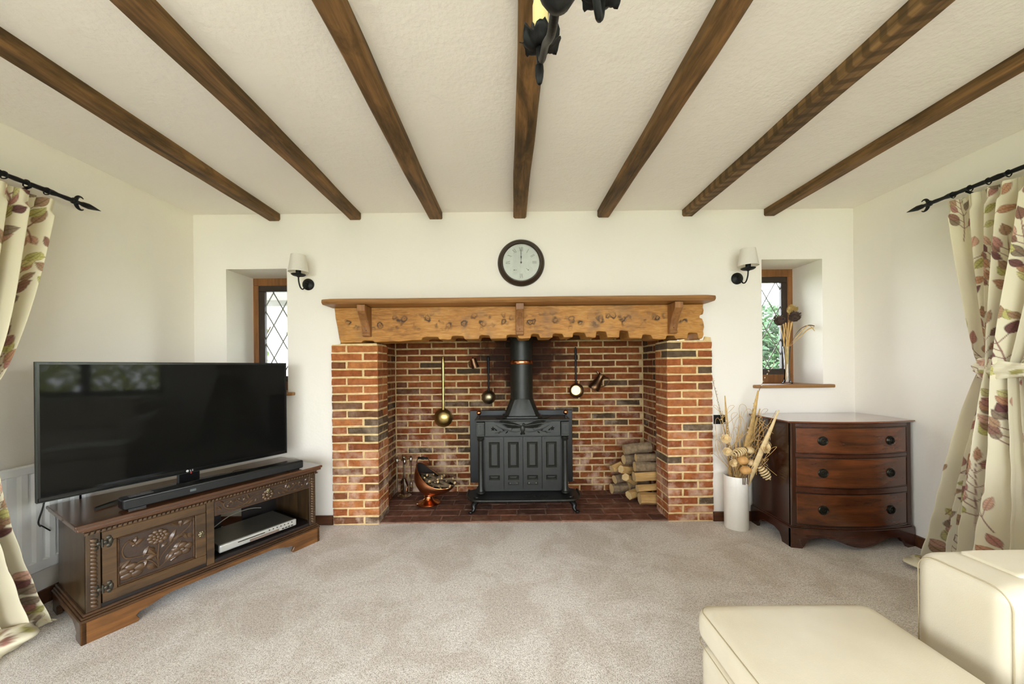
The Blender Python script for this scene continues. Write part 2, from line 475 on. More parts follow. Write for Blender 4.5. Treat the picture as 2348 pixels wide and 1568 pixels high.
for n, nz, nm in ((1, NL, 'left'), (2, NR, 'right')):
    s = MB().box(nz[0] - .0, nz[1], WALL_B + .0, WALL_B + .285, nz[2] - .022, nz[2] + .002).box(nz[0] - .055 - (.02 if n == 2 else 0), nz[1] + .055, WALL_B - .042, WALL_B + .002, nz[2] - .022, nz[2] + .002)
    tag(s.build('window_sill' if n == 1 else 'window_sill.001', M_sill, None, 30, .006, 2), kind='structure')
def big_window(n, w, z0, z1, cas, M):
    r = bpy.data.objects.new('window_%d' % n, None); COL.objects.link(r); r['kind'] = 'structure'; r.matrix_world = M
    f = MB(); frame_bars(f, -w / 2, w / 2, z0, z1, .07, .10, .17)
    for k in range(1, cas):
        x = -w / 2 + w * k / cas; f.box(x - .045, x + .045, .10, .17, z0 + .07, z1 - .07)
    f.build('window_frame', M_dark, r, 0)
    for k in range(cas):
        a = -w / 2 + w * k / cas + (.07 if k == 0 else .045); b = -w / 2 + w * (k + 1) / cas - (.07 if k == cas - 1 else .045)
        leaded(r, a, b, z0 + .07, z1 - .07, .135, panes=False)
big_window(3, WIN_L[1] - WIN_L[0], WIN_L[2], WIN_L[3], 4, Matrix.Translation((WALL_L, (WIN_L[0] + WIN_L[1]) / 2, 0)) @ Matrix.Rotation(PI / 2, 4, 'Z'))
big_window(4, WIN_R[1] - WIN_R[0], WIN_R[2], WIN_R[3], 4, Matrix.Translation((WALL_R, (WIN_R[0] + WIN_R[1]) / 2, 0)) @ Matrix.Rotation(-PI / 2, 4, 'Z'))
big_window(5, WIN_F[1] - WIN_F[0], WIN_F[2], WIN_F[3], 4, Matrix.Translation(((WIN_F[0] + WIN_F[1]) / 2, WALL_F, 0)) @ Matrix.Rotation(PI, 4, 'Z'))

# ------------------------------------------------------------------ garden outside the windows
M_grass = plain('lawn_grass', srgb(96, 120, 52), .9, var=.3, scale=3)
tag(MB().box(-30, 30, -30, 30, -.45, -.40).build('garden_lawn', M_grass, None, 0), kind='structure')
M_bounce = plain('bounce_stone', srgb(214, 206, 192), .9, var=.08, scale=4)
tag(MB().box(WALL_L - 5.0, WALL_R + 4.0, WALL_F - 6.0, WALL_B + 3.2, -.40, -.36).build('bounce_patio', M_bounce, None, 0), kind='structure')  # pale ground added to bounce daylight up to the ceiling
def leafmat(name, a, b):
    t = NT(name); g = t.geo(); f = t.noise(g, 4, 3); t.color(t.ramp(f, [(.3, a), (.7, b)])); t.set(.6)
    tr = t.n('ShaderNodeBsdfTranslucent'); tr.inputs[0].default_value = b
    x = t.n('ShaderNodeMixShader'); x.inputs[0].default_value = .35
    t.l(t.p.outputs[0], x.inputs[1]); t.l(tr.outputs[0], x.inputs[2]); t.l(x.outputs[0], t.out.inputs[0]); return t.m
M_leafg = leafmat('garden_leaf_green', srgb(60, 100, 50), srgb(130, 165, 90))
M_leafd = leafmat('garden_leaf_deep', srgb(34, 62, 36), srgb(72, 106, 62))
M_leafy = leafmat('garden_leaf_yellow', srgb(110, 130, 40), srgb(190, 190, 70))
M_bark = plain('garden_bark', srgb(92, 76, 60), .9, var=.3)
def bush(nm, lab, c, rad, n, L, mat, seed, cat='bush', trunk=True):
    r = random.Random(seed); mb = MB()
    t = thing(nm, lab, cat, (c[0], c[1], -.40))
    for _ in range(n):
        while True:
            d = Vector((r.uniform(-1, 1), r.uniform(-1, 1), r.uniform(-1, 1)))
            if .35 < d.length < 1: break
        p = Vector((d.x * rad[0], d.y * rad[1], c[2] + .40 + d.z * rad[2]))
        a = Vector((r.gauss(0, 1), r.gauss(0, 1), r.gauss(0, 1))).normalized() * L; b = a.orthogonal().normalized() * L * .45
        mb.add([p - a, p + b, p + a, p - b], [(0, 1, 2, 3)])
    mb.build('foliage', mat, t, 0, recalc=False)
    if trunk: MB().tube([(0, 0, 0), (.05, 0, (c[2] + .4) * .6), (0, .03, c[2] + .4)], [.09, .07, .03], 8).build('trunk', M_bark, t)
bush('garden_tree', 'pale green tree outside the right small window', (5.2, 7.4, 1.0), (1.7, 1.1, 1.45), 13000, .080, M_leafd, 3, 'tree')
bush('garden_hedge', 'yellow green hedge outside the big window', (7.5, -1.0, .9), (.8, 4.5, 1.4), 5000, .10, M_leafy, 4, 'hedge', False)
bush('garden_hedge', 'long green hedge outside the left wall', (-7.5, 0, .7), (.8, 4.5, 1.3), 4000, .10, M_leafg, 5, 'hedge', False)
# roof eave and climbing vine outside the left small window
M_eave = plain('eave_grey', srgb(150, 152, 154), .8, var=.1)
tag(MB().box(-4.2, -1.2, 3.25, 3.75, 1.86, 1.92).box(-4.2, -1.2, 3.70, 3.76, 1.80, 2.0).build('roof_eave', M_eave, None, 0, .004), 'grey roof eave above the left small window outside', 'eave')
M_render = plain('dimming_wall_render', srgb(196, 200, 202), .9, var=.06)
tag(MB().box(-6.5, -1.0, 4.55, 4.75, -.40, 2.75).build('dimming_wall', M_render, None, 0), 'added pale wall screening the bright sky beyond the left small window', 'wall')  # added to hide the bright sky so the lead lines show
tag(MB().box(-4.2, -1.2, 3.30, 4.62, 2.02, 2.06).build('shading_roof', M_eave, None, 0), 'added grey roof shading the screening wall outside the left small window', 'roof')  # added to keep skylight off the wall behind the vine
# parked car on the drive beyond the right-hand window
M_car = plain('car_blue_paint', srgb(96, 132, 178), .2, .3, var=.03, coat=.6); M_tyre = plain('car_tyre', srgb(28, 28, 28), .8); M_cargl = plain('car_glass', srgb(40, 52, 60), .08)
car = thing('parked_car', 'light blue car parked on the drive outside the right wall window', 'car', (5.3, -.15, -.36))
P = [(0.02, .30), (.0, .55), (.10, .72), (1.05, .92), (3.6, .98), (4.05, .92), (4.12, .55), (4.08, .30)]
MB().prism(P, lambda a, b, d: (d, a, b), -.86, .86).build('body', M_car, car, 30, .05, 3)
P = [(1.00, .90), (1.75, 1.40), (3.0, 1.46), (3.65, 1.35), (3.95, .94)]
MB().prism(P, lambda a, b, d: (d, a, b), -.70, .70).build('roof', M_car, car, 30, .05, 3)
P = [(1.22, .97), (1.80, 1.33), (2.95, 1.39), (3.5, 1.29), (3.62, .99)]
for s in (-1, 1): MB().prism(P, lambda a, b, d: (d, a, b), s * .70 - .01, s * .70 + .01).build('side_window', M_cargl, car, 0)
MB().prism([(-.60, 1.05), (.60, 1.05), (.52, 1.50), (-.52, 1.50)], lambda a, b, d: (a, .93 + (b - 1.0) * 1.42 + .10 + d, b * .88 + .04), -.012, .0).build('windscreen', M_cargl, car, 0)
for y in (.75, 3.35):
    for s in (-1, 1): w = MB().lathe([(.19, -.10), (.31, -.09), (.325, 0), (.31, .09), (.19, .10)], 28, (s * .78, y, .325), M=Matrix.Rotation(PI / 2, 3, 'Y')).build('wheel', M_tyre, car)
for s in (-1, 1): MB().ball((s * .62, .05, .62), (.14, .05, .07), 12, 8).build('headlamp', M_lead, car)
vt = thing('climbing_vine', 'thin leafy climbing vine outside the left small window', 'vine', (-2.3, 3.75, -.40))
r = random.Random(9); vm = MB(); lm = MB()
for k in range(7):
    x = r.uniform(-.30, .15); pts = []; z = 0.0
    for i in range(9):
        pts.append((x, r.uniform(-.05, .05), z)); x += r.uniform(-.12, .12); z += .25
    vm.tube(smoothpath(pts, 4), .006, 5)
    for p in smoothpath(pts, 4)[14::2]:
        for _ in range(2):
            if r.random() < .75:
                a = Vector((r.gauss(0, 1), r.gauss(0, .5), r.gauss(0, 1))).normalized() * .035; b = a.orthogonal().normalized() * .018
                q = p + Vector((r.uniform(-.07, .07), r.uniform(-.03, .03), r.uniform(-.05, .05)))
                lm.add([q - a, q + b, q + a, q - b], [(0, 1, 2, 3)])
vm.build('stem', M_bark, vt); lm.build('foliage', M_leafg, vt, 0, recalc=False)

# ------------------------------------------------------------------ fireplace
def brickmat(name, soot_shade=False, hearth=False):
    t = NT(name); oi = t.n('ShaderNodeObjectInfo'); g = t.geo()
    rn = oi.outputs['Random']
    if hearth:
        c = t.ramp(rn, [(0, srgb(104, 72, 60)), (.4, srgb(124, 84, 68)), (.75, srgb(138, 92, 72)), (1, srgb(98, 70, 60))])
    else:
        c = t.ramp(rn, [(0, srgb(186, 120, 70)), (.25, srgb(174, 104, 58)), (.5, srgb(158, 90, 50)), (.74, srgb(138, 80, 48)), (.88, srgb(118, 80, 54)), (.95, srgb(102, 84, 64)), (1, srgb(90, 78, 60))])
    if soot_shade: c = t.mix(1.0, c, (.60, .54, .48, 1), 'MULTIPLY')  # recess shade multiplied into the chamber brick colour
    n1 = t.noise(g, 22, 5, .65)
    c = t.mix(t.ramp(n1, [(.38, g4(.75)), (.62, g4(0))]), c, t.mix(1.0, c, (.55, .5, .48, 1), 'MULTIPLY'))
    n2 = t.noise(g, 9, 4, .6)
    sep = t.n('ShaderNodeSeparateXYZ'); t.l(g, sep.inputs[0])
    if not hearth:
        # lime bloom on the lower courses
        low = t.math('MULTIPLY', t.math('SUBTRACT', 1.12, sep.outputs[2], True), .6)
        lime = t.math('MULTIPLY', t.ramp(n2, [(.46, g4(0)), (.66, g4(1))]), low)
        c = t.mix(lime, c, srgb(222, 196, 172))
    else:
        c = t.mix(t.math('MULTIPLY', t.ramp(n2, [(.52, g4(0)), (.72, g4(1))]), .35), c, srgb(170, 140, 116))
    if soot_shade:
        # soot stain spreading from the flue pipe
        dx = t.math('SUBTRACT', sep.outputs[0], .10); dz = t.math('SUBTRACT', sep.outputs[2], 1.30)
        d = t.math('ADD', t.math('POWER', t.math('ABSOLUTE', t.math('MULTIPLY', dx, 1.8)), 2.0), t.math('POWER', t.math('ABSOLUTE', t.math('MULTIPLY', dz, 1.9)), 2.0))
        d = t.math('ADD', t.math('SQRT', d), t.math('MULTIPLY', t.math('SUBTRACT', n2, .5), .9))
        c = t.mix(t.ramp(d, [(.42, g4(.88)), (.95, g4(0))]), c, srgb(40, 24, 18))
    t.color(c); t.set(.88, 0, .2)
    t.bump(t.math('ADD', n1, t.math('MULTIPLY', t.noise(g, 120, 3), .5)), .5, .006); return t.m
M_brick = brickmat('brick_red'); M_brick_in = brickmat('brick_red_shaded_sooty', True); M_brick_h = brickmat('brick_hearth', False, True)
def mortarmat(name, c0, c1, soot_shade=False):
    t = NT(name); g = t.geo(); n2 = t.noise(g, 9, 4, .6); c = t.ramp(t.noise(g, 30, 4), [(.3, c0), (.7, c1)])
    if soot_shade:
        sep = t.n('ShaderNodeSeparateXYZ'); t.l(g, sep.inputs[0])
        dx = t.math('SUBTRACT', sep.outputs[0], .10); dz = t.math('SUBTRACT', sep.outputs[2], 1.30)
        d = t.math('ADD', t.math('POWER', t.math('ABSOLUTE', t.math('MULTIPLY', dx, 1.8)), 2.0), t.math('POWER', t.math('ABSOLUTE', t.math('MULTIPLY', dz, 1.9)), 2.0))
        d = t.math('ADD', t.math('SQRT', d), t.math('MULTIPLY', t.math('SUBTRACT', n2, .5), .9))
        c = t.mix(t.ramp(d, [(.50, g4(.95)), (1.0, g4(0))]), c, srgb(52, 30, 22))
    t.color(c); t.set(.95, 0, .1); t.bump(t.noise(g, 150, 3), .5, .004); return t.m
M_mort = mortarmat('mortar_cream', srgb(206, 176, 126), srgb(230, 204, 154)); M_mort_in = mortarmat('mortar_shaded_sooty', srgb(176, 148, 106), srgb(206, 180, 136), True)  # chamber mortar: recess shade in the darker base colours, plus flue soot
M_mort_h = mortarmat('mortar_hearth', srgb(128, 100, 86), srgb(158, 128, 110))
_bk = {}
def brick_mesh(sx, sy, sz, var, mat):
    k = (round(sx, 3), round(sy, 3), round(sz, 3), var, mat.name)
    if k in _bk: return _bk[k]
    r = random.Random(hash(k[:4]) & 0xffff)
    # ring of 10 points on the face outline, worn edges, lightly uneven
    n = 10; ring = [(-.5, -.5), (-.17, -.5), (.17, -.5), (.5, -.5), (.5, 0), (.5, .5), (.17, .5), (-.17, .5), (-.5, .5), (-.5, 0)]
    j = .0022; vs = []
    for (depth, ins) in ((sy, 0), (.004, 0), (0, .0035)):
        for (a, b) in ring:
            x = a * sx + r.uniform(-j, j) - (ins if a > 0 else -ins) * (1 if abs(a) == .5 else 0); z = b * sz + r.uniform(-j, j) * .8 - (ins if b > 0 else -ins) * (1 if abs(b) == .5 else 0)
            vs.append((x, depth - sy / 2 + (r.uniform(-.001, .001) if depth < sy else 0), z))
    fs = []
    for q in (0, 1):
        for i in range(n): fs.append((q * n + i, q * n + (i + 1) % n, q * n + n + (i + 1) % n, q * n + n + i))
    fs += [(20, 21, 28, 29), (21, 22, 27, 28), (22, 23, 24, 25, 26, 27)] if False else [tuple(range(20, 30))]
    fs.append(tuple(range(9, -1, -1)))
    me = bpy.data.meshes.new('brick'); me.from_pydata(vs, [], fs)
    bm = bmesh.new(); bm.from_mesh(me); bmesh.ops.recalc_face_normals(bm, faces=bm.faces); bm.to_mesh(me); bm.free()
    me.materials.append(mat); _bk[k] = me; return me
def brick(parent, c, sx, sy, sz, mat, face=0.0, flat=False):
    """face: rotation about z of the outward -y face"""
    o = bpy.data.objects.new('brick', brick_mesh(sx, sy, sz, rnd.randrange(5), mat)); COL.objects.link(o); o.parent = parent
    o.location = (c[0] + rnd.uniform(-.0015, .0015), c[1] + rnd.uniform(-.0015, .0015), c[2] + rnd.uniform(-.001, .001)); o.rotation_euler = ((-PI / 2 if flat else 0), rnd.uniform(-.006, .006), face)
    return o
fire = thing('fireplace', 'wide inglenook fireplace of red brick piers, chamber and hearth', 'fireplace', (0, 0, 0))
CO, BH, JT = .0605, .0470, .0135
PF, PB, CB = 2.684, 2.902, 3.36
CX0, CX1 = -1.062, 1.225
def pier(x0, x1, inner):
    """inner = +1: opening is on the +x side"""
    p = MB().box(x0 + .004, x1 - .004, PF + .005, PB - .002, 0, 1.335).build('pier', M_mort, fire, 0)
    wd = x1 - x0; hd = .1035; st = wd - hd - JT
    for k in range(22):
        z = CO * (k + .5) + .002
        head_in = (k % 2 == 0) if inner > 0 else (k % 2 == 1)
        xi, sgn = (x1, -1) if inner > 0 else (x0, 1)
        if head_in:     # header at the opening corner, its long side on the reveal
            brick(p, (xi + sgn * hd / 2, (PF + PB) / 2, z), hd, PB - PF, BH, M_brick)
            brick(p, (xi + sgn * (hd + JT + st / 2), PF + .05, z), st, .10, BH, M_brick)
        else:
            brick(p, (xi + sgn * st / 2, PF + .051, z), st, .102, BH, M_brick)
            brick(p, (xi + sgn * st / 2, PB - .051, z), st, .102, BH, M_brick, PI)
            brick(p, (xi + sgn * (st + JT + hd / 2), (PF + PB) / 2, z), hd, PB - PF, BH, M_brick)
    return p
pier(-1.323, -.981, 1); pier(1.159, 1.494, -1)
# chamber back and sides
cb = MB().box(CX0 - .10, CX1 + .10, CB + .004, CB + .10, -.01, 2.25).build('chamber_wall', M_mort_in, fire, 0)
for k in range(24):
    z = CO * (k + .5) + .002; x = CX0 + (0 if k % 2 else -.1135)
    while x < CX1 - .03:
        a, b = max(x, CX0 + .004), min(x + .215, CX1 - .004)
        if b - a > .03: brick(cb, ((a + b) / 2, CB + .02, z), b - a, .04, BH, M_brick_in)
        x += .227
for sx, xx in ((1, CX0), (-1, CX1)):
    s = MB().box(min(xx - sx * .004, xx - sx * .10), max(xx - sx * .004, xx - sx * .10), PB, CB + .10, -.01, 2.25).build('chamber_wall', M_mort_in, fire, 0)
    for k in range(24):
        z = CO * (k + .5) + .002; y = PB + (0 if k % 2 else -.1135)
        while y < CB - .03:
            a, b = max(y, PB + .002), min(y + .215, CB - .006)
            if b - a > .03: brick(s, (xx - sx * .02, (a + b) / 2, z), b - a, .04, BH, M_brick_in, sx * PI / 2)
            y += .227
# throat that closes the chamber above the oak lintel
M_soot = plain('soot_black', srgb(34, 26, 22), .95, var=.2)
MB().box(CX0 - .1, CX1 + .1, PB - .01, CB + .1, 2.25, 2.30).box(-1.28, 1.46, PB + .002, PB + .06, 1.42, 2.25).build('smoke_hood', M_soot, fire, 0)
# backs behind the pier shoulders
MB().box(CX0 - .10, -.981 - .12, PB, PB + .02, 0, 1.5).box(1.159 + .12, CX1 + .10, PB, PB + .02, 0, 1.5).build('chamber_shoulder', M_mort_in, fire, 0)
# hearth of flat bricks
HZ = .012
ht = MB().box(CX0, CX1, PF + .012, CB, -.04, HZ - .003).build('hearth', M_mort_h, fire, 0)
row = 0; y = PF + .016
while y < CB - .03:
    yb = min(y + .102, CB - .002); inpier = y < PB
    lo, hi = (-.985, 1.163) if inpier else (CX0, CX1)
    x = lo - (.1 if row % 2 else .0)
    while x < hi - .02:
        a, b = max(x, lo), min(x + .218, hi)
        if b - a > .03: brick(ht, ((a + b) / 2, (y + yb) / 2, HZ - .02 + .001), b - a, .04, yb - y, M_brick_h, 0, True)
        x += .226
    y += .110; row += 1
# mortar fillets on the pier shoulders, under the lintel
MB().prism([(-1.30, 1.334), (-.985, 1.334), (-.99, 1.342), (-1.24, 1.342), (-1.27, 1.338)], lambda a, b, d: (a, d, b), PF + .004, PB - .01).build('mortar_bed', M_mort, fire, 0)
MB().prism([(1.162, 1.334), (1.488, 1.334), (1.486, 1.362), (1.445, 1.368), (1.436, 1.342), (1.18, 1.342)], lambda a, b, d: (a, d, b), PF + .004, PB - .01).build('mortar_bed', M_mort, fire, 0)

# ------------------------------------------------------------------ mantel: lintel, shelf, corbels
def burrmat():
    t = NT('lintel_honey_oak'); v = t.coord('Object', (1, 1, 1))
    f1 = t.noise(t.coord('Object', (1.2, 8, 8)), 9, 5, .6, .8); f2 = t.noise(v, 3.0, 3)
    c = t.ramp(t.math('ADD', t.math('MULTIPLY', f1, .6), t.math('MULTIPLY', f2, .4)), [(.28, srgb(120, 78, 34)), (.48, srgb(176, 122, 58)), (.68, srgb(202, 152, 86))])
    # burr knots: ringed dark spots gathered along the middle of the face
    sep = t.n('ShaderNodeSeparateXYZ'); t.l(v, sep.inputs[0])
    band = t.math('SUBTRACT', 1.0, t.math('MULTIPLY', t.math('ABSOLUTE', t.math('SUBTRACT', sep.outputs[2], 1.495)), 13.0), True)
    clump = t.ramp(t.noise(t.coord('Object', (1, 1, 1), loc=(3, 0, 0)), 7, 2), [(.40, g4(0)), (.50, g4(1))])
    vo = t.n('ShaderNodeTexVoronoi'); vo.inputs['Scale'].default_value = 17; vo.inputs['Randomness'].default_value = 1.0
    nz = t.n('ShaderNodeTexNoise'); nz.inputs['Scale'].default_value = 24; nz.inputs['Detail'].default_value = 3; t.l(v, nz.inputs['Vector'])
    vs_ = t.n('ShaderNodeVectorMath', operation='SCALE'); vs_.inputs['Scale'].default_value = .05; t.l(nz.outputs['Color'], vs_.inputs[0])
    va_ = t.n('ShaderNodeVectorMath', operation='ADD'); t.l(v, va_.inputs[0]); t.l(vs_.outputs[0], va_.inputs[1]); t.l(va_.outputs[0], vo.inputs['Vector'])
    ring = t.ramp(vo.outputs['Distance'], [(.0, g4(.9)), (.10, g4(.35)), (.20, g4(.3)), (.27, g4(1)), (.36, g4(.7)), (.50, g4(0))])
    m = t.math('MULTIPLY', t.math('MULTIPLY', ring, clump), t.math('MULTIPLY', band, 1.3), True)
    c = t.mix(m, c, srgb(70, 52, 38))
    st = t.math('MULTIPLY', t.ramp(t.noise(v, 5.5, 3), [(.56, g4(0)), (.70, g4(1))]), .45)
    c = t.mix(st, c, srgb(110, 88, 70))
    t.color(c); t.set(.55, 0, .35); t.bump(t.math('ADD', f1, t.math('MULTIPLY', m, -1.0)), .5, .006); return t.m
M_lint = burrmat()
M_shelf = wood('mantel_shelf_oak', srgb(112, 74, 38), srgb(180, 130, 76), 'x', 1.0, .45, knots=.4)
M_corb = wood('corbel_oak', srgb(104, 66, 34), srgb(168, 116, 66), 'z', 1.2, .45)
mant = thing('mantel', 'honey oak mantel beam with knots, notches, shelf and three corbels', 'mantel')
def lintel():
    top = 1.606; ol = []
    rr = random.Random(5)
    # bottom edge, left to right, with notches
    notch = [(-1.048, .10, .012), (-.585, .13, .018), (-.385, .10, .022), (-.187, .085, .024), (.018, .09, .024), (.187, .07, .026), (.355, .085, .026), (.512, .10, .032), (.676, .085, .042), (.842, .075, .050), (1.012, .08, .026), (1.186, .075, .022), (1.350, .085, .042)]
    def zb(x):
        K = [(-1.25, 1.346), (-1.0, 1.348), (-.9, 1.352), (-.6, 1.364), (0, 1.368), (.5, 1.372), (.8, 1.366), (.95, 1.358), (1.16, 1.352), (1.42, 1.352)]
        for (a, b), (c, d) in zip(K, K[1:]):
            if a <= x <= c: return b + (d - b) * (x - a) / (c - a)
        return K[0][1] if x < 0 else K[-1][1]
    x = -1.247; pts = [(x, zb(x))]
    ev = []
    for (cx, w, h) in notch:
        ev += [(cx - w / 2, 0), (cx - w / 2 + .006, h), (cx - w * .22, h + .004), (cx + w / 2 - .010, h), (cx + w / 2, .0)]
    ev.sort()
    xs = [e[0] for e in ev]; fill = [q * .045 - 1.22 for q in range(60)]
    for q in fill:
        if q > 1.40: break
        if all(not (c - w / 2 - .008 < q < c + w / 2 + .008) for c, w, _ in notch): ev.append((q, rr.uniform(-.003, .003)))
    ev.sort()
    pts += [(a, zb(a) + b) for a, b in ev]
    pts += [(1.405, 1.350), (1.420, 1.358), (1.428, 1.385), (1.424, 1.41), (1.432, 1.44), (1.428, 1.470), (1.417, 1.500), (1.396, 1.506), (1.400, 1.524), (1.424, 1.532), (1.430, 1.56), (1.424, 1.585), (1.428, top)]
    pts += [(-1.292, top), (-1.288, 1.57), (-1.284, 1.53), (-1.272, 1.47), (-1.264, 1.42), (-1.258, 1.38)]
    mb = MB(); mb.prism(pts, lambda a, b, d: (a, d, b), 2.672, 2.898)
    return mb.build('lintel', M_lint, mant, 0, .004)
lintel()
sh = MB(); n = 40; vs = []
for i in range(n + 1):
    x = -1.315 + 2.757 * i / n; w = .003 * math.sin(x * 5) + .002 * math.sin(x * 13); e = .02 * (1 if i in (0, n) else 0)
    for (y, z) in ((2.520 + w + e, 1.612), (2.512 + w + e, 1.622), (2.516 + w + e, 1.638), (2.526 + w + e, 1.643), (2.70, 1.643), (2.70, 1.606), (2.53 + w + e, 1.606)): vs.append((x, y, z + .004 * (i / n) + (.0015 * math.sin(x * 4))))
fs = [(i * 7 + k, i * 7 + (k + 1) % 7, i * 7 + 7 + (k + 1) % 7, i * 7 + 7 + k) for i in range(n) for k in range(7)] + [tuple(range(7)), tuple(range(n * 7 + 6, n * 7 - 1, -1))]
sh.add(vs, fs).build('shelf', M_shelf, mant, 30)
for cx in (-1.045, .072, 1.190):
    c = MB(); prof = [(2.672, 1.606), (2.545, 1.606), (2.545, 1.562), (2.552, 1.556), (2.60, 1.505), (2.628, 1.455), (2.640, 1.418), (2.634, 1.412), (2.632, 1.402), (2.640, 1.390), (2.672, 1.388)]
    c.prism(prof, lambda a, b, d: (d, a, b), cx - .0285, cx + .0285); co = c.build('corbel', M_corb, mant, 0, .003)
    MB().ball((cx, 2.6355, 1.432), .0035, 8, 6).build('peg_hole', M_dark, co)

# ------------------------------------------------------------------ cast iron stove
M_iron = plain('cast_iron_black', srgb(42, 42, 37), .42, .35, var=.12, scale=30, bump=.12, bscale=160)
M_iron2 = plain('cast_iron_base', srgb(22, 22, 20), .35, .35, var=.15, scale=20)
M_copper = plain('copper_polished', srgb(216, 146, 98), .22, 1.0, var=.15, scale=8)
M_copper_d = plain('copper_dull', srgb(172, 112, 76), .34, 1.0, var=.25, scale=10)
M_brass = plain('brass_aged', srgb(170, 146, 92), .32, 1.0, var=.2, scale=14)
M_pewter = plain('pewter_grey', srgb(150, 138, 110), .35, 1.0, var=.2, scale=20)
M_bronze = plain('bronze_brown', srgb(112, 84, 62), .35, 1.0, var=.2, scale=18)
M_blk = plain('wrought_iron_black', srgb(16, 16, 15), .45, .0, var=.15, scale=40, bump=.1, spec=.25)
SX = .097; FZ = HZ + .005
stv = thing('wood_stove', 'black cast iron wood stove with columns and eagle frieze', 'stove', (SX, 3.0, FZ))
# local: x from centre, y from the front face (+ = back), z from hearth
pl = []
for (x, y) in ((-.455, .06), (-.455, -.06), (-.44, -.13), (-.40, -.175), (-.34, -.195), (0, -.20), (.34, -.195), (.40, -.175), (.44, -.13), (.455, -.06), (.455, .06), (.40, .10), (.38, .29), (-.38, .29), (-.40, .10)): pl.append((x, y))
base = MB(); base.prism(pl, lambda a, b, d: (a, b, d), .092, .104); base = base.build('hearth_plate', M_iron2, stv, 0, .004)
rim = [(x, y, .106) for x, y in pl[:11]]; MB().tube(smoothpath(rim, 4), .0085, 8).build('rim', M_iron, base)
# raised lettering flourish on the plate
sw = MB(); q = []
for i in range(46):
    t = i / 45; q.append((.02 + .17 * t + .012 * math.sin(t * 34), -.11 + .022 * math.sin(t * 26 + 1.0), .105))
sw.tube(q, .0022, 5).build('raised_script', M_iron, base)
leg = MB(); leg.tube(smoothpath([(0, .05, .094), (-.005, .035, .075), (-.022, .01, .055), (-.018, -.004, .03), (-.03, -.016, .014), (-.045, -.03, .010)], 5), [.030 - .018 * min(1, i / 20) for i in range(26)], 10)
for k in range(5): leg.ball((-.02 + .004 * k, .012 - .004 * k + .01, .03 + .013 * k), (.016, .012, .008), 8, 5)
leg.ball((-.042, -.028, .012), (.018, .016, .012), 10, 6)
l0 = leg.build('leg', M_iron2, stv); l0.location = (-.375, -.15, 0)
for x, y, sx, sy in ((.375, -.15, -1, 1), (-.33, .24, 1, -1), (.33, .24, -1, -1)):
    l = l0.copy(); COL.objects.link(l); l.parent = stv; l.location = (x, y, 0); l.scale = (sx, sy, 1)
MB().box(-.335, .335, .022, .27, .104, .70).build('body', M_iron, stv, 0, .004)
MB().box(-.465, .455, .262, .276, .104, .752).build('back_screen', M_iron2, stv, 0, .003)
MB().box(-.395, .395, -.018, .262, .700, .708).box(-.388, .388, -.010, .262, .692, .700).build('top_plate', M_iron, stv, 0, .002)
# four folding door leaves with fielded panels
def fielded(mb, x0, x1, z0, z1, y):
    a = .010; b = .022
    mb.add([(x0, y, z0), (x1, y, z0), (x1, y, z1), (x0, y, z1), (x0 + a, y + .007, z0 + a), (x1 - a, y + .007, z0 + a), (x1 - a, y + .007, z1 - a), (x0 + a, y + .007, z1 - a),
            (x0 + b, y + .001, z0 + b), (x1 - b, y + .001, z0 + b), (x1 - b, y + .001, z1 - b), (x0 + b, y + .001, z1 - b)],
           [(0, 1, 5, 4), (1, 2, 6, 5), (2, 3, 7, 6), (3, 0, 4, 7), (4, 5, 9, 8), (5, 6, 10, 9), (6, 7, 11, 10), (7, 4, 8, 11), (8, 9, 10, 11)])
DW = .1575
for k in range(4):
    x0 = -.315 + DW * k + .003; x1 = x0 + DW - .006; cx = (x0 + x1) / 2; d = MB()
    P = [(cx - .045, cx + .045, .205, .245), (cx - .045, cx + .045, .306, .520)]
    zs = [.124, .205, .245, .306, .520, .562]
    for i in range(5):
        if i in (1, 3):
            d.add([(x0, 0, zs[i]), (cx - .045, 0, zs[i]), (cx - .045, 0, zs[i + 1]), (x0, 0, zs[i + 1])], [(0, 1, 2, 3)])
            d.add([(cx + .045, 0, zs[i]), (x1, 0, zs[i]), (x1, 0, zs[i + 1]), (cx + .045, 0, zs[i + 1])], [(0, 1, 2, 3)])
        else: d.add([(x0, 0, zs[i]), (x1, 0, zs[i]), (x1, 0, zs[i + 1]), (x0, 0, zs[i + 1])], [(0, 1, 2, 3)])
    for p in P: fielded(d, *p, 0)
    for (a, b) in (((x0, zs[0]), (x0, zs[-1])), ((x1, zs[-1]), (x1, zs[0])), ((x0, zs[-1]), (x1, zs[-1])), ((x1, zs[0]), (x0, zs[0]))):
        d.add([(a[0], 0, a[1]), (b[0], 0, b[1]), (b[0], .02, b[1]), (a[0], .02, a[1])], [(0, 1, 2, 3)])
    do = d.build('door', M_iron, stv, 0, recalc=False)
    h = MB(); h.cyl((x1 - .02 if k < 2 else x0 + .02, 0, .545), (x1 - .02 if k < 2 else x0 + .02, -.006, .545), .0055, n=10); h.build('latch', M_iron2, do)
    if k in (1, 2):
        v = MB(); v.box(cx - .045, cx + .045, -.0035, .0, .166, .171); v.box(cx - .045, cx - .036, -.004, 0, .171, .188); v.box(cx + .036, cx + .045, -.004, 0, .171, .188); v.build('vent_slot', M_iron2, do, 0)
        g = MB()
        for s in (-1, 1): g.ball((cx + s * .030, -.003, .180), (.008, .004, .006), 8, 5)
        g.build('vent_slide', M_pewter, do)
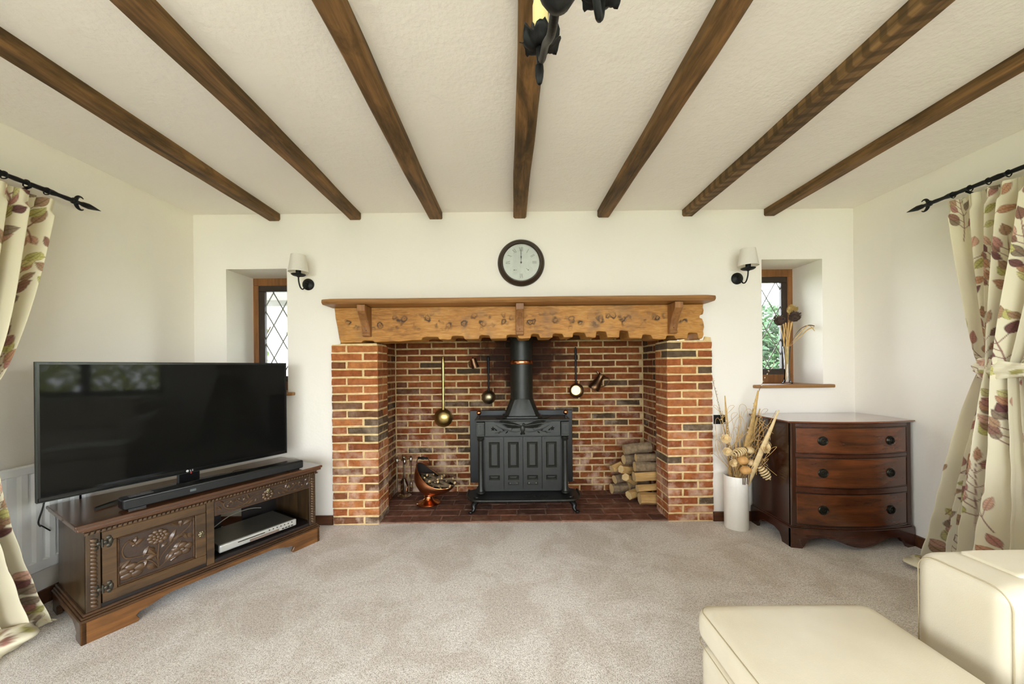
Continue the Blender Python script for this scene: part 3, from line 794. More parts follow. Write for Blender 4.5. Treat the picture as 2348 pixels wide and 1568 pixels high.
# columns with capitals and blocks
for s in (-1, 1):
    x = s * .347
    c = MB(); c.lathe([(.034, .108), (.034, .120), (.027, .124), (.026, .135), (.0225, .145), (.021, .35), (.0205, .535), (.025, .540), (.030, .552), (.024, .560), (.030, .568), (.032, .572)], 20, (x, -.018, 0)); c.build('column', M_iron, stv)
    b = MB().box(x - .034, x + .034, -.040, .03, .574, .690); b = b.build('capital_block', M_iron, stv, 0, .002)
    w = MB(); fielded(w, x - .026, x + .026, .586, .680, -.0415); w.build('capital_panel', M_iron, b, 0, recalc=False)
fr = MB().box(-.312, .312, -.012, .024, .574, .692).build('frieze', M_iron, stv, 0, .002)
e = MB(); fz = lambda a, b, d: Vector((a, -.012 - d, b))
e.ball((0, -.014, .632), (.020, .010, .030), 12, 8); e.ball((.008, -.018, .668), (.011, .008, .011), 10, 6); e.ball((.020, -.018, .667), (.008, .004, .003), 8, 5)
for s in (-1, 1):
    for k in range(7):   # wing feathers
        leafblob(e, (s * .014, .640 + .003 * k), (0.03 + .045 * k) if s > 0 else PI - (0.03 + .045 * k), .13 + .018 * k, .0075, fz, .007)
    stroke(e, [(s * .01, .655), (s * .09, .668), (s * .20, .682), (s * .235, .684)], .005, fz, .006)
    for k in range(3): leafblob(e, (0, .612), -PI / 2 + s * (.25 + .2 * k), .035, .007, fz, .006)
    stroke(e, [(s * .02, .612), (s * .05, .603), (s * .09, .606), (s * .13, .620), (s * .17, .606), (s * .23, .598)], .0045, fz, .007)
    stroke(e, [(s * .10, .612), (s * .085, .630), (s * .10, .642)], .004, fz, .006); stroke(e, [(s * .13, .620), (s * .18, .636), (s * .22, .66)], .004, fz, .006)
    for k in range(5): leafblob(e, (s * .245, .632), PI / 2 + 2 * PI * k / 5, .019, .005, fz, .006)
    for k in range(4): leafblob(e, (s * (.12 + .03 * k), .612 + .003 * (k % 2)), (.7 if k % 2 else -.7) if s > 0 else PI - (.7 if k % 2 else -.7), .03, .006, fz, .006)
e.build('eagle_relief', M_iron, fr, 30)
for s in (-1, 1):
    k = MB(); k.cyl((s * .365, .05, .708), (s * .365, .05, .742), .007, n=10); ko = k.build('knob_stem', M_iron2, stv)
    MB().ball((s * .365, .05, .758), .021, 16, 10).build('copper_knob', M_copper, ko)
# hopper and flue pipe
hp = MB(); n = 24; vs = []
for (hw, hd, z, rd) in ((.168, .112, .709, .05), (.168, .112, .722, .05), (.150, .100, .728, .05), (.101, .097, .862, 1.0), (.099, .099, .872, 1.0)):
    for k in range(n):
        a = 2 * PI * (k + .5) / n; c, s = math.cos(a), math.sin(a); m = max(abs(c), abs(s)); ex = 1 / m * (1 - rd) + rd
        vs.append((c * hw * ex, .15 + s * hd * ex, z))
hp.add(vs, [(i * n + k, i * n + (k + 1) % n, i * n + n + (k + 1) % n, i * n + n + k) for i in range(4) for k in range(n)])
hp = hp.build('flue_hopper', M_iron, stv, 22); MB().ball((0, .068, .77), .008, 8, 6).ball((0, .052, .716), .006, 8, 6).build('bolt', M_iron2, hp)
fl = MB().lathe([(.0965, .86), (.0965, 2.0)], 32, (0, .15, 0), cap0=False, cap1=False); fl = fl.build('flue_pipe', M_iron, stv)
MB().lathe([(.0975, 1.165), (.1, 1.168), (.1, 1.194), (.0975, 1.197)], 32, (0, .15, 0), cap0=False, cap1=False).build('copper_band', M_copper, fl)

# ------------------------------------------------------------------ hanging copper and brass on the chamber wall
YW = CB - .004
def hung(nm, lab, cat, x, z, r, ztop, mat, hmat, face, hw=.011):
    t = thing(nm, lab, cat, (x, YW - .030, z))
    b = MB(); R = Matrix.Rotation(PI / 2, 3, 'X')      # lathe axis z -> -y
    if face == 'back': b.lathe([(r, -.018), (r * 1.06, -.012), (r * 1.06, -.006), (r * .96, .0), (r * .85, .014), (r * .6, .026), (r * .3, .032), (.001, .034)], 28, M=R)
    else: b.lathe([(r * .62, -.026), (r * .93, -.018), (r * .98, .018), (r * 1.04, .022), (r * 1.04, .026), (r * .96, .022), (r * .90, -.010), (r * .72, -.018), (.001, -.018)], 28, M=R, cap0=True)
    b.build('pan', mat, t)
    if face == 'in': MB().lathe([(r * .68, .0), (r * .66, .003), (.001, .003)], 24, (0, .015, 0), M=R).build('bright_bottom', M_brass2, t)
    h = MB(); L = ztop - z
    h.tube([(0, -.002, r * .93), (0, .006, r + .03), (0, .010, L * .55), (0, .012, L * .9), (0, .014, L)], [hw * .9, hw * .75, hw * .8, hw * 1.1, hw * .6], 8, flat=.5, up=(0, 1, 0)); h.build('handle', hmat, t)
    k = MB(); k.tube([(0, .030, L - .012), (0, .002, L - .012), (0, -.004, L - .004)], .003, 6); k.build('hook', M_blk, t)
M_brass2 = plain('brass_bright', srgb(222, 196, 128), .28, .85, var=.08)
hung('brass_skimmer', 'long-handled round brass skimmer hanging left of the stove', 'skimmer', -.620, .697, .080, 1.255, M_brass, M_brass, 'back', .014)
hung('brass_ladle', 'shallow brass ladle on a grey iron handle beside the flue', 'ladle', -.202, .882, .060, 1.262, M_pewter, M_blk, 'back', .010)
hung('copper_saucepan', 'small saucepan with bright brass inside hanging right of the flue', 'saucepan', .602, .937, .064, 1.335, M_bronze, M_blk, 'in', .010)
# tilted jug and small mug
jg = thing('copper_jug', 'dull copper jug hung tilted on the brick wall', 'jug', (.795, YW - .062, 1.02)); jg.rotation_euler = (0, .55, 0)
jb = MB(); jb.lathe([(.048, -.085), (.052, -.078), (.053, -.055), (.046, -.03), (.034, .01), (.030, .045), (.033, .06), (.040, .072), (.036, .07), (.028, .055), (.020, .0)], 24, cap1=False)
jb.build('body', M_bronze, jg)
MB().tube(smoothpath([(.030, 0, .045), (.06, 0, .075), (.085, 0, .055), (.082, 0, .01), (.048, 0, -.03)], 5), .005, 8).build('handle', M_bronze, jg)
MB().prism([(-.030, .05), (-.068, .076), (-.034, .074)], lambda a, b, d: (a, d, b), -.012, .012).build('spout', M_bronze, jg, 0, .003)
MB().tube([(.075, .0, .07), (.075, .058, .075)], .003, 6).build('hook', M_blk, jg)
mg = thing('copper_mug', 'small dark copper mug hung high on the brick wall', 'mug', (-.33, YW - .035, 1.195)); mg.rotation_euler = (0, -.3, 0)
MB().lathe([(.034, -.045), (.034, -.035), (.027, .03), (.028, .042), (.024, .04), (.02, -.03)], 20, cap1=False).build('body', M_bronze, mg)
MB().tube(smoothpath([(-.026, 0, .03), (-.048, 0, .02), (-.048, 0, -.02), (-.03, 0, -.03)], 4), .004, 8).build('handle', M_bronze, mg)
MB().tube([(0, 0, .045), (0, .034, .06)], .003, 6).build('hook', M_blk, mg)

# ------------------------------------------------------------------ copper coal scuttle with kindling
sc = thing('coal_scuttle', 'copper helmet coal scuttle on a round foot, filled with sticks', 'scuttle', (-.700, 3.055, FZ), -.25)
f = MB(); f.lathe([(.096, 0), (.098, .006), (.092, .012), (.078, .018), (.050, .030), (.034, .045), (.030, .060), (.040, .066)], 32); f.build('foot', M_copper, sc)
def sc_pt(u, v, off=0.0):
    a = 2 * PI * u; c = math.cos(a)           # a = 0 : low pouring lip on +x
    back = (1 - c) / 2
    zr = .150 + .185 * back ** 1.7 + .012 * (max(0, c) ** 3)
    k = math.sin(v * PI / 2) ** .75
    rx = .150 + .055 * max(0, c); ry = .135
    z = .060 + (zr - .060) * v ** 1.15
    pull = -.030 * back * v - .02 * back * v ** 3
    fl = 1 + .02 * v
    lean = .045 * max(0, v - .6) * back * 2.0
    return Vector(((rx * k * fl - off) * c + .02 * v + lean, (ry * k * fl - off) * math.sin(a) * (1 - .25 * back * v ** 4), z + off * .3))
bw = MB(); bw.grid(lambda u, v: sc_pt(u, v * .985 + .015), 48, 16, True); bw.build('bowl', M_copper_d, sc, 60)
iw = MB(); iw.grid(lambda u, v: sc_pt(u, v * .985 + .015, .004), 48, 16, True); iw.build('lining', M_soot, sc, 60)
MB().tube([sc_pt(k / 48, 1.0) for k in range(49)], .004, 8).build('rolled_rim', M_copper, sc)
hd = MB(); hd.tube(smoothpath([(-.085, -.03, .33), (-.075, -.045, .375), (-.035, -.05, .392), (.005, -.045, .390), (.03, -.035, .37), (.03, -.02, .335)], 5), .004, 8); hd = hd.build('handle', M_bronze, sc)
MB().lathe([(.006, -.045), (.011, -.035), (.008, -.02), (.013, -.01), (.013, .01), (.008, .02), (.011, .035), (.006, .045)], 12, (-.022, -.050, .392), M=Matrix.Rotation(PI / 2, 3, 'Y')).build('handle_grip', M_blk, hd)
M_stick = plain('kindling_bark', srgb(104, 86, 62), .9, var=.35, scale=30, bump=.4)
M_cut = plain('cut_wood_end', srgb(206, 176, 124), .8, var=.12, scale=30)
M_logbark = plain('log_bark', srgb(128, 108, 82), .95, var=.35, scale=26, bump=.6)
M_split = wood('split_wood', srgb(150, 112, 62), srgb(208, 170, 108), 'x', 2.0, .8, bump=.4)
rk = random.Random(11)
def stick(loc, d, L, r, lab, group, nm, cat, bark, sides=9, wob=.06, seed=0, split=False):
    q = random.Random(seed); t = thing(nm, lab, cat, loc, 0, group); D = Vector(d).normalized(); M = rot_to(D)
    prof = [1 + q.uniform(-wob, wob) * (2.2 if split else 1) for _ in range(sides)]
    if split:   # a split quarter: flat faces meeting at an edge
        a0 = q.uniform(0, 6.28); prof = [.55 + .5 * abs(math.cos((2 * PI * k / sides - a0) / 2 * 1.0)) + q.uniform(-.05, .05) for k in range(sides)]
    m = MB(); e = MB(); vs = []
    for i, t_ in enumerate((-.5, -.2, .15, .5)):
        off = Vector((q.uniform(-.04, .04) * r, q.uniform(-.04, .04) * r, 0))
        for k in range(sides):
            a = 2 * PI * k / sides; rr = r * prof[k] * (1 + q.uniform(-.04, .04))
            vs.append(M @ (Vector((rr * math.cos(a), rr * math.sin(a), t_ * L)) + off))
    m.add(vs, [(i * sides + k, i * sides + (k + 1) % sides, i * sides + sides + (k + 1) % sides, i * sides + sides + k) for i in range(3) for k in range(sides)])
    m.build('bark', bark, t, 30, recalc=True)
    for s, o in ((-1, 0), (1, 3 * sides)):
        e = MB(); e.add([vs[o + k] + D * s * .0006 for k in range(sides)], [tuple(range(sides)) if s > 0 else tuple(range(sides - 1, -1, -1))])
        e.build('cut_end', M_cut, t, 0, recalc=False)
    return t
for k in range(30):
    u = rk.random(); x = -.06 + .24 * u + rk.uniform(-.02, .02); y = rk.uniform(-.06, .06) * (1 - .3 * u); z = .185 + .06 * rk.random() - .035 * u
    ca, sa = math.cos(-.25), math.sin(-.25)
    stick((-.70 + x * ca - y * sa, 3.055 + x * sa + y * ca, FZ + z), (rk.uniform(.4, 1), rk.uniform(-1, .4), rk.uniform(-.25, .35)), rk.uniform(.09, .15), rk.uniform(.007, .012),
          'short cut stick heaped in the copper coal scuttle', 'kindling sticks in the scuttle', 'kindling_stick', 'stick', M_stick, 8, .1, 100 + k)
# ------------------------------------------------------------------ log pile at the right of the chamber
LG = [  # x centre, y, z, length, radius, dir, split, label
    (1.125, 2.965, .066, .155, .062, (1, .02, 0), 1, 'pale square-split log at the bottom front of the log pile'),
    (1.115, 2.985, .170, .17, .042, (1, .05, .06), 1, 'thin flat split log above the bottom log of the pile'),
    (1.105, 2.990, .262, .19, .056, (1, .03, .05), 1, 'pale split log halfway up the front of the log pile'),
    (1.110, 3.000, .364, .18, .048, (1, .0, .0), 0, 'brown round log fourth up the front of the log pile'),
    (1.115, 3.010, .452, .165, .038, (1, .02, .0), 0, 'grey round log with a pale cut end near the top of the pile'),
    (1.080, 3.110, .520, .23, .050, (1, -.08, .12), 0, 'shaggy grey log lying on top of the log pile'),
    (1.045, 3.085, .060, .14, .048, (1, .5, .1), 1, 'small split log leaning at the foot of the log pile'),
    (1.010, 3.110, .190, .13, .046, (.8, .6, -.5), 1, 'tilted split log in the middle of the log pile'),
    (.985, 3.130, .300, .12, .045, (.9, .5, -.2), 1, 'yellow split log with a square end at the left of the pile'),
    (.930, 3.200, .290, .10, .046, (1, .3, .3), 1, 'whitish split chunk jutting from the left side of the pile'),
    (.965, 3.215, .170, .12, .042, (.9, .3, .1), 0, 'dark round log in the shaded left side of the pile'),
    (1.045, 3.150, .395, .15, .046, (1, .2, 0), 0, 'dull round log behind the brown log of the pile'),
    (.965, 3.230, .060, .16, .050, (1, .2, 0), 0, 'dark log on the hearth behind the pile'),
    (1.120, 3.215, .10, .17, .075, (1, 0, 0), 0, 'thick log at the bottom back of the log pile'),
    (1.125, 3.235, .25, .17, .072, (1, 0, 0), 0, 'thick log in the back row of the log pile'),
    (1.125, 3.225, .39, .17, .068, (1, 0, 0), 0, 'thick log at the top of the back row of the pile')]
for i, (x, y, z, L, r_, d, sp, lab) in enumerate(LG):
    stick((x, y, FZ + z * .83 + .004), d, L, r_ * .86, lab, 'logs in the chamber pile', 'firewood_log', 'log', M_split if sp else M_logbark, 7 if sp else 12, .07, 300 + i, bool(sp))
# ------------------------------------------------------------------ fireside companion set
M_chrome = plain('polished_steel', srgb(190, 186, 172), .16, 1.0, var=.06)
CXc, CYc = -.955, 3.235
cs = thing('companion_stand', 'polished fireside tool stand in the left corner of the chamber', 'tool stand', (CXc, CYc, FZ))
MB().lathe([(.062, 0), (.062, .006), (.050, .014), (.022, .020), (.010, .026)], 24).build('base', M_chrome, cs)
p = MB(); p.cyl((0, 0, .02), (0, 0, .33), .0055, n=10); p.build('post', M_chrome, cs)
a = MB(); a.lathe([(.026, .318), (.032, .324), (.026, .330)], 20); 
for k in range(4): a.tube([(0, 0, .324), (.05 * math.cos(k * PI / 2 + .5), .05 * math.sin(k * PI / 2 + .5), .324)], .004, 6)
a.build('hanging_ring', M_chrome, cs); MB().ball((0, 0, .345), .014, 12, 8).build('finial', M_chrome, cs)
def tool(nm, lab, cat, ang, kind):
    t = thing(nm, lab, cat, (CXc + .0595 * math.cos(ang), CYc + .0595 * math.sin(ang), FZ)); 
    MB().cyl((0, 0, .10), (0, 0, .30), .004, n=8).build('shaft', M_chrome, t)
    MB().lathe([(.006, .295), (.011, .305), (.012, .32), (.008, .335), (.013, .345), (.004, .357)], 14).build('knob', M_chrome, t)
    h = MB()
    if kind == 'shovel': 
        h.grid(lambda u, v: Vector(((u - .5) * (.030 + .036 * min(1, v * 2.2)) , -.010 - .016 * (1 - (2 * u - 1) ** 2) * (1 if v < .9 else .6), .175 - .135 * v)), 9, 8)
        h.build('blade', M_chrome, t, 60)
    elif kind == 'brush': h.lathe([(.012, .14), (.02, .12), (.026, .04), (.022, .035)], 14); h.build('bristles', M_blk, t)
    elif kind == 'poker': h.tube([(0, 0, .11), (0, 0, .03)], [.004, .002], 8); h.build('tip', M_chrome, t)
    else:
        for s in (-1, 1): h.tube(smoothpath([(0, 0, .14), (s * .012, 0, .10), (s * .010, 0, .05), (s * .002, 0, .03)], 4), .003, 6)
        h.build('jaws', M_chrome, t)
tool('fire_shovel', 'small steel hearth shovel hanging on the fireside stand', 'shovel', -1.2, 'shovel')
tool('fire_poker', 'thin steel poker hanging leftmost on the fireside stand', 'poker', -2.8, 'poker')
tool('hearth_brush', 'black hearth brush hanging on the fireside stand', 'brush', 2.0, 'brush')
tool('fire_tongs', 'steel fire tongs hanging rightmost on the fireside stand', 'tongs', .35, 'tongs')

# ------------------------------------------------------------------ carved oak stand (local: x along the front, y to the back, z up)
ST_A = math.radians(60.5); ST_P = (-1.814, 1.523, 0.0)
SU = Vector((math.cos(ST_A), math.sin(ST_A), 0)); SV = Vector((-math.sin(ST_A), math.cos(ST_A), 0))
def on_stand(x, y, z): return tuple(Vector(ST_P) + SU * x + SV * y + Vector((0, 0, z)))
M_oakx = wood('stand_oak_long', srgb(38, 24, 14), srgb(88, 59, 34), 'x', 1.2, .32, coat=.25)
M_oakz = wood('stand_oak_upright', srgb(34, 24, 14), srgb(82, 60, 35), 'z', 1.2, .34, coat=.2)
M_oakg = wood('stand_oak_gold', srgb(70, 42, 18), srgb(140, 92, 44), 'x', 1.2, .36, coat=.2, blotch=.4)
M_oakd = wood('stand_oak_door', srgb(40, 28, 16), srgb(96, 69, 39), 'x', 1.2, .36, coat=.2, blotch=.6)
M_oakt = wood('stand_oak_top', srgb(46, 27, 16), srgb(98, 63, 38), 'x', 1.0, .22, coat=.5)
M_carv = plain('carved_oak', srgb(80, 58, 37), .36, var=.25, scale=20, coat=.2)
M_carvbg = plain('carved_ground', srgb(54, 37, 24), .5, var=.2, scale=40, bump=.3)
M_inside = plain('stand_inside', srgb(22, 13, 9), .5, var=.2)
M_brassd = plain('stand_brass', srgb(120, 112, 88), .35, .9, var=.2, scale=40)
M_hinge = plain('hinge_iron', srgb(66, 62, 52), .4, .6, var=.2, scale=40)
ST_L, ST_D, ST_H = 1.055, .475, .510
st = thing('carved_tv_stand', 'low carved oak cabinet with a panelled door under the television', 'cabinet', ST_P, ST_A)
# bracket plinth
def bracket(L, rev=False):
    P = [(0, 0), (.175, 0), (.180, .012), (.168, .032), (.182, .044), (.215, .050), (.27, .068), (.30, .072)]
    return P + [(L - a, b) for a, b in reversed(P)] + [(L, .092), (0, .092)]
MB().prism(bracket(ST_L), lambda a, b, d: (a, d, b), 0, .018).build('plinth', M_oakg, st, 0, .002)
def side_br():
    P = [(0, 0), (.075, 0), (.082, .014), (.070, .034), (.09, .05), (.13, .070)]
    return P + [(ST_D - a, b) for a, b in reversed(P)] + [(ST_D, .092), (0, .092)]
for x0 in (0, ST_L - .018): MB().prism(side_br(), lambda a, b, d: (d, a, b), x0, x0 + .018).build('plinth_side', M_oakx, st, 0, .002)
for x0 in (.02, ST_L - .10): MB().box(x0, x0 + .08, ST_D - .06, ST_D, 0, .09).build('foot', M_oakz, st, 0, .004)
# waist moulding
wm = MB()
for (o, z0, z1) in ((-.004, .092, .103), (.002, .103, .112), (.008, .112, .124)): wm.box(o, ST_L - o, o, ST_D, z0, z1)
wm.build('waist_moulding', M_oakx, st, 0, .003)
B0, B1 = .018, ST_L - .018
MB().box(B0, B0 + .02, .016, ST_D - .01, .124, .462).build('side_panel', M_oakz, st, 0, .001)
MB().box(B1 - .02, B1, .016, ST_D - .01, .124, .462).build('side_panel', M_oakz, st, 0, .001)
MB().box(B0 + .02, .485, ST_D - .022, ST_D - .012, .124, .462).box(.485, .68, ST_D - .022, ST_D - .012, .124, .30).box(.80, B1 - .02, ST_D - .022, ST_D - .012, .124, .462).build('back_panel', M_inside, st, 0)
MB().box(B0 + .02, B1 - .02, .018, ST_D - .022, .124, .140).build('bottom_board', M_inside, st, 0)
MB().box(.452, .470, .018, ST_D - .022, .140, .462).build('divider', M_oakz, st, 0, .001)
MB().box(B0, B1, .014, .04, .452, .468).build('top_rail', M_oakx, st, 0, .001)
# moulded top
tp = MB()
for (o, z0, z1) in ((.008, .468, .480), (-.010, .480, .494), (-.016, .494, ST_H)): tp.box(o, ST_L - o, o, ST_D + .012, z0, z1)
tp.build('top', M_oakt, st, 0, .004, 2)
# dentil string under the top
dn = MB(); k = 0; x = .012
while x < ST_L - .014:
    dn.add([(x, -.001, .458), (x + .010, -.001, .458), (x + .013, -.001, .468), (x + .003, -.001, .468), (x, .013, .458), (x + .010, .013, .458), (x + .013, .013, .468), (x + .003, .013, .468)], [(0, 1, 2, 3), (0, 4, 5, 1), (1, 5, 6, 2), (2, 6, 7, 3), (3, 7, 4, 0)]); x += .0165
dn.build('dentil_moulding', M_carv, st, 0, recalc=False)
fs_ = lambda y0: (lambda a, b, d: Vector((a, y0 - d, b)))
# carved stiles
for (xa, xb) in ((B0, .062), (B1 - .042, B1)):
    s_ = MB().box(xa, xb, .012, .034, .124, .456).build('stile', M_oakz, st, 0, .002)
    c = MB(); xm = (xa + xb) / 2; z = .145; k = 0
    while z < .44:
        c.ball((xm, .011, z), (.013, .007, .0085), 10, 6, M=Matrix.Rotation(.6, 3, 'Y')); z += .0165
    c.build('carved_rope', M_carv, s_)
MB().box(.440, .474, .012, .030, .124, .456).build('stile', M_oakd, st, 0, .002)
# door with carved panel
dr = MB(); dx0, dx1, dz0, dz1 = .066, .438, .140, .454
frame_bars(dr, dx0, dx1, dz0, dz1, .046, .010, .030); dr = dr.build('door', M_oakd, st, 0, .003)
px0, px1, pz0, pz1 = dx0 + .046, dx1 - .046, dz0 + .046, dz1 - .046
MB().box(px0, px1, .022, .028, pz0, pz1).build('carved_panel', M_carvbg, dr, 0)
mo = MB(); frame_bars(mo, px0, px1, pz0, pz1, .008, .014, .024); mo.build('panel_moulding', M_oakx, dr, 0, .003)
cv = MB(); fn = fs_(.022); PW = px1 - px0; PH = pz1 - pz0; U = lambda a, b: (px0 + a * PW, pz0 + b * PH)
def st_(pts, w=.0035): stroke(cv, [U(*p) for p in pts], w, fn, .006)
def sm(pts): return [(p.x, p.y) for p in smoothpath([(a, b, 0) for a, b in pts], 6)]
st_(sm([(.50, .10), (.49, .30), (.50, .52), (.50, .62)])); st_(sm([(.50, .12), (.42, .42), (.24, .47), (.10, .52), (.06, .70), (.12, .84), (.22, .86)]))
st_(sm([(.50, .12), (.53, .30), (.64, .48), (.80, .66), (.93, .80), (.94, .92), (.86, .95)])); st_(sm([(.50, .10), (.58, .16), (.66, .34), (.78, .44), (.76, .52)]))
st_(sm([(.50, .10), (.40, .30), (.28, .36), (.18, .28)]))
cc = U(.50, .76)      # rose
for k in range(10): cv.ball(fn(cc[0] + .030 * math.cos(k * PI / 5), cc[1] + .026 * math.sin(k * PI / 5), .002), (.012, .006, .011), 8, 5)
for k in range(7): cv.ball(fn(cc[0] + .016 * math.cos(k * 2 * PI / 7), cc[1] + .014 * math.sin(k * 2 * PI / 7), .005), (.008, .005, .008), 8, 5)
cv.ball(fn(cc[0], cc[1], .006), (.009, .006, .009), 10, 6)
for (x, z, w, h) in ((.17, .22, .058, .042), (.82, .32, .052, .040)):          # pansy-like blossoms
    c0 = U(x, z)
    for k in range(5):
        a = k * 2 * PI / 5 + .3; cv.ball(fn(c0[0] + w * .48 * math.cos(a), c0[1] + h * .48 * math.sin(a), .001), (w * .40, .007, h * .40), 10, 6)
    cv.ball(fn(c0[0], c0[1], .006), (.010, .006, .009), 8, 5)
for (x, z, a, L, wd) in ((.18, .72, .5, .05, .012), (.20, .74, 1.3, .04, .010), (.24, .70, 2.2, .05, .010), (.84, .86, .4, .045, .010), (.80, .84, 1.5, .04, .010), (.78, .88, 2.6, .05, .010), (.36, .60, -1.0, .06, .012), (.38, .62, -2.0, .05, .010), (.66, .56, 1.2, .06, .012), (.70, .60, .2, .055, .010), (.86, .60, -.3, .05, .012),
                         (.60, .16, .9, .055, .016), (.62, .20, .1, .05, .014), (.66, .14, .6, .05, .012), (.36, .22, -.7, .045, .014), (.34, .34, .3, .05, .012), (.30, .16, 1.2, .05, .012), (.10, .44, 3.6, .06, .012), (.16, .46, 3.9, .05, .010), (.70, .34, .9, .05, .012), (.90, .52, 2.0, .04, .010), (.46, .50, 2.4, .03, .008), (.54, .50, .7, .03, .008)):
    leafblob(cv, U(x, z), a, L, wd, fn, .008)
cv.build('carved_flowers', M_carv, dr, 40)
for z in (.205, .405):       # ornate butterfly hinges
    h = MB()
    for s in (-1, 1):
        for k in range(3): h.ball((.066 + s * (.010 + .010 * abs(k - 1)), .009, z + (k - 1) * .017), (.009, .004, .010), 8, 5)
        h.ball((.066 + s * .026, .009, z), (.008, .004, .016), 8, 5)
    h.cyl((.066, .008, z - .018), (.066, .008, z + .018), .004, n=8); h.build('hinge', M_hinge, dr)
def escut(mb, x, z, y): 
    for k in range(6): mb.ball((x + .008 * math.cos(k * PI / 3), y, z + .011 * math.sin(k * PI / 3)), (.006, .003, .007), 8, 5)
    mb.ball((x, y - .001, z), (.008, .003, .010), 10, 6)
q = MB(); escut(q, .417, .302, .009); q = q.build('escutcheon', M_brassd, dr); MB().box(.4155, .4185, .004, .0055, .297, .306).build('keyhole', M_dark, q, 0)
# drawer
dw = MB().box(.476, 1.008, .014, .034, .372, .452).build('drawer', M_carvbg, st, 0, .002)
b_ = MB(); frame_bars(b_, .478, 1.006, .374, .450, .004, .011, .016); b_.build('drawer_beading', M_oakx, dw, 0)
cv = MB(); fn = fs_(.014); D = lambda a, b: (.742 + a, .412 + b)
def sd(pts, w=.003): stroke(cv, [D(*p) for p in pts], w, fn, .006)
for s in (-1, 1):
    sd(sm([(s * .03, .012), (s * .07, .018), (s * .12, -.018), (s * .17, -.026), (s * .215, -.012), (s * .225, .014), (s * .20, .026), (s * .175, .016)]))
    sd(sm([(s * .12, -.018), (s * .15, .002), (s * .165, .022), (s * .14, .028)])); sd([(a * s + s * .0, b) for a, b in scroll((.19, .004), .014, .004, 0, 5.5)], .0028)
    for (x, z, a, L) in ((.10, .004, 1.2, .032), (.11, .0, .7, .034), (.13, -.002, 1.9, .03), (.08, -.012, -.5, .034), (.10, -.014, -.2, .03), (.15, -.02, -.3, .03), (.235, -.016, 1.0, .03), (.24, -.008, .5, .022), (.225, .016, .8, .025), (.06, -.006, -1.0, .022), (.16, .012, .3, .022)):
        leafblob(cv, D(s * x, z), a if s > 0 else PI - a, L, .0065, fn, .007)
    for (x, z) in ((.19, .016), (.205, -.004), (.15, .018)): cv.ball(fn(*D(s * x, z), .002), (.007, .005, .007), 8, 5)
for k in range(9): cv.ball(fn(*D(.024 * math.cos(k * 2 * PI / 9), .024 * math.sin(k * 2 * PI / 9) - .006), .002), (.010, .005, .010), 8, 5)
cv.ball(fn(*D(0, -.006), .004), (.012, .005, .012), 8, 5)
cv.build('carved_scrolls', M_carv, dw, 40)
q = MB(); escut(q, .742, .432, .006); q = q.build('escutcheon', M_brassd, dw); MB().box(.7408, .7432, .0015, .0028, .427, .436).build('keyhole', M_dark, q, 0)

# ------------------------------------------------------------------ television
M_bez = plain('tv_bezel_black', srgb(8, 8, 9), .25, 0, var=.1)
def screen():
    t = NT('tv_screen_glass'); f = t.noise(t.coord(), 3, 2); t.color(t.ramp(f, [(0, (.004, .004, .004, 1)), (1, (.007, .007, .006, 1))])); t.set(.05, 0, .14); return t.m
M_scr = screen()
M_edge = plain('tv_edge_metal', srgb(40, 44, 40), .35, .4)
tv = thing('television', 'large black flat television on the carved oak stand', 'television', on_stand(.455, .250, ST_H), ST_A)
tw, tz0, tz1 = .531, .070, .690
MB().box(-tw, tw, .004, .030, tz0, tz1).build('casing', M_bez, tv, 0, .002)
MB().box(-.36, .36, .030, .058, tz0 + .06, tz1 - .22).build('rear_cover', M_bez, tv, 0, .012)
MB().box(-tw + .012, tw - .012, .002, .005, tz0 + .022, tz1 - .012).build('screen', M_scr, tv, 0)
bz = MB(); frame_bars(bz, -tw, tw, tz0, tz1, .0035, .0, .032); bz.build('edge_trim', M_edge, tv, 0)
bb = MB().box(-tw + .004, tw - .004, .0, .006, tz0 + .004, tz0 + .021).build('lower_bezel', M_bez, tv, 0, .002)
M_logo = plain('logo_silver', srgb(215, 215, 212), .3, .3)
lg = MB(); R_ = Matrix.Rotation(PI / 2, 3, 'X'); cz = tz0 + .0125
lg.lathe([(.0062, 0), (.0062, .0012)], 20, (-.012, 0, cz), M=R_)
lg.box(.000, .0018, -.0012, 0, cz - .005, cz + .005); lg.box(.000, .006, -.0012, 0, cz - .005, cz - .0034)
lg.tube([(.0135, -.0006, cz + .0042), (.0105, -.0006, cz + .0048), (.0085, -.0006, cz), (.0105, -.0006, cz - .0046), (.0138, -.0006, cz - .004), (.0138, -.0006, cz - .0002), (.0112, -.0006, cz - .0002)], .0009, 5)
lg.build('maker_logo', M_logo, bb, 0)
MB().cyl((.004, -.001, tz0 - .004), (.004, -.001, tz0 + .004), .004, n=8).build('standby_light', plain('standby_red', srgb(160, 30, 25), .4), bb)
MB().box(-.05, .05, .012, .032, .012, tz0 + .02).build('neck', M_bez, tv, 0, .006)
# curved foot, a crescent whose tips come forward
ft = MB(); vs = []; n = 30
for i in range(n + 1):
    t = -1 + 2 * i / n; x = t * .372; yc = .028 - .085 * abs(t) ** 2.4; w = .034 - .016 * abs(t) ** 3; h = .013 + .012 * (1 - abs(t) ** 1.5)
    vs += [(x, yc - w, 0.0005), (x, yc - w * .55, h * .75), (x, yc, h), (x, yc + w, h * .6), (x, yc + w, 0.0005)]
ft.add(vs, [(i * 5 + k, i * 5 + (k + 1) % 5, i * 5 + 5 + (k + 1) % 5, i * 5 + 5 + k) for i in range(n) for k in range(5)] + [(0, 1, 2, 3, 4), tuple(n * 5 + k for k in (4, 3, 2, 1, 0))])
ft.build('foot', plain('tv_foot_gloss', srgb(22, 23, 24), .15, .2), tv, 30)
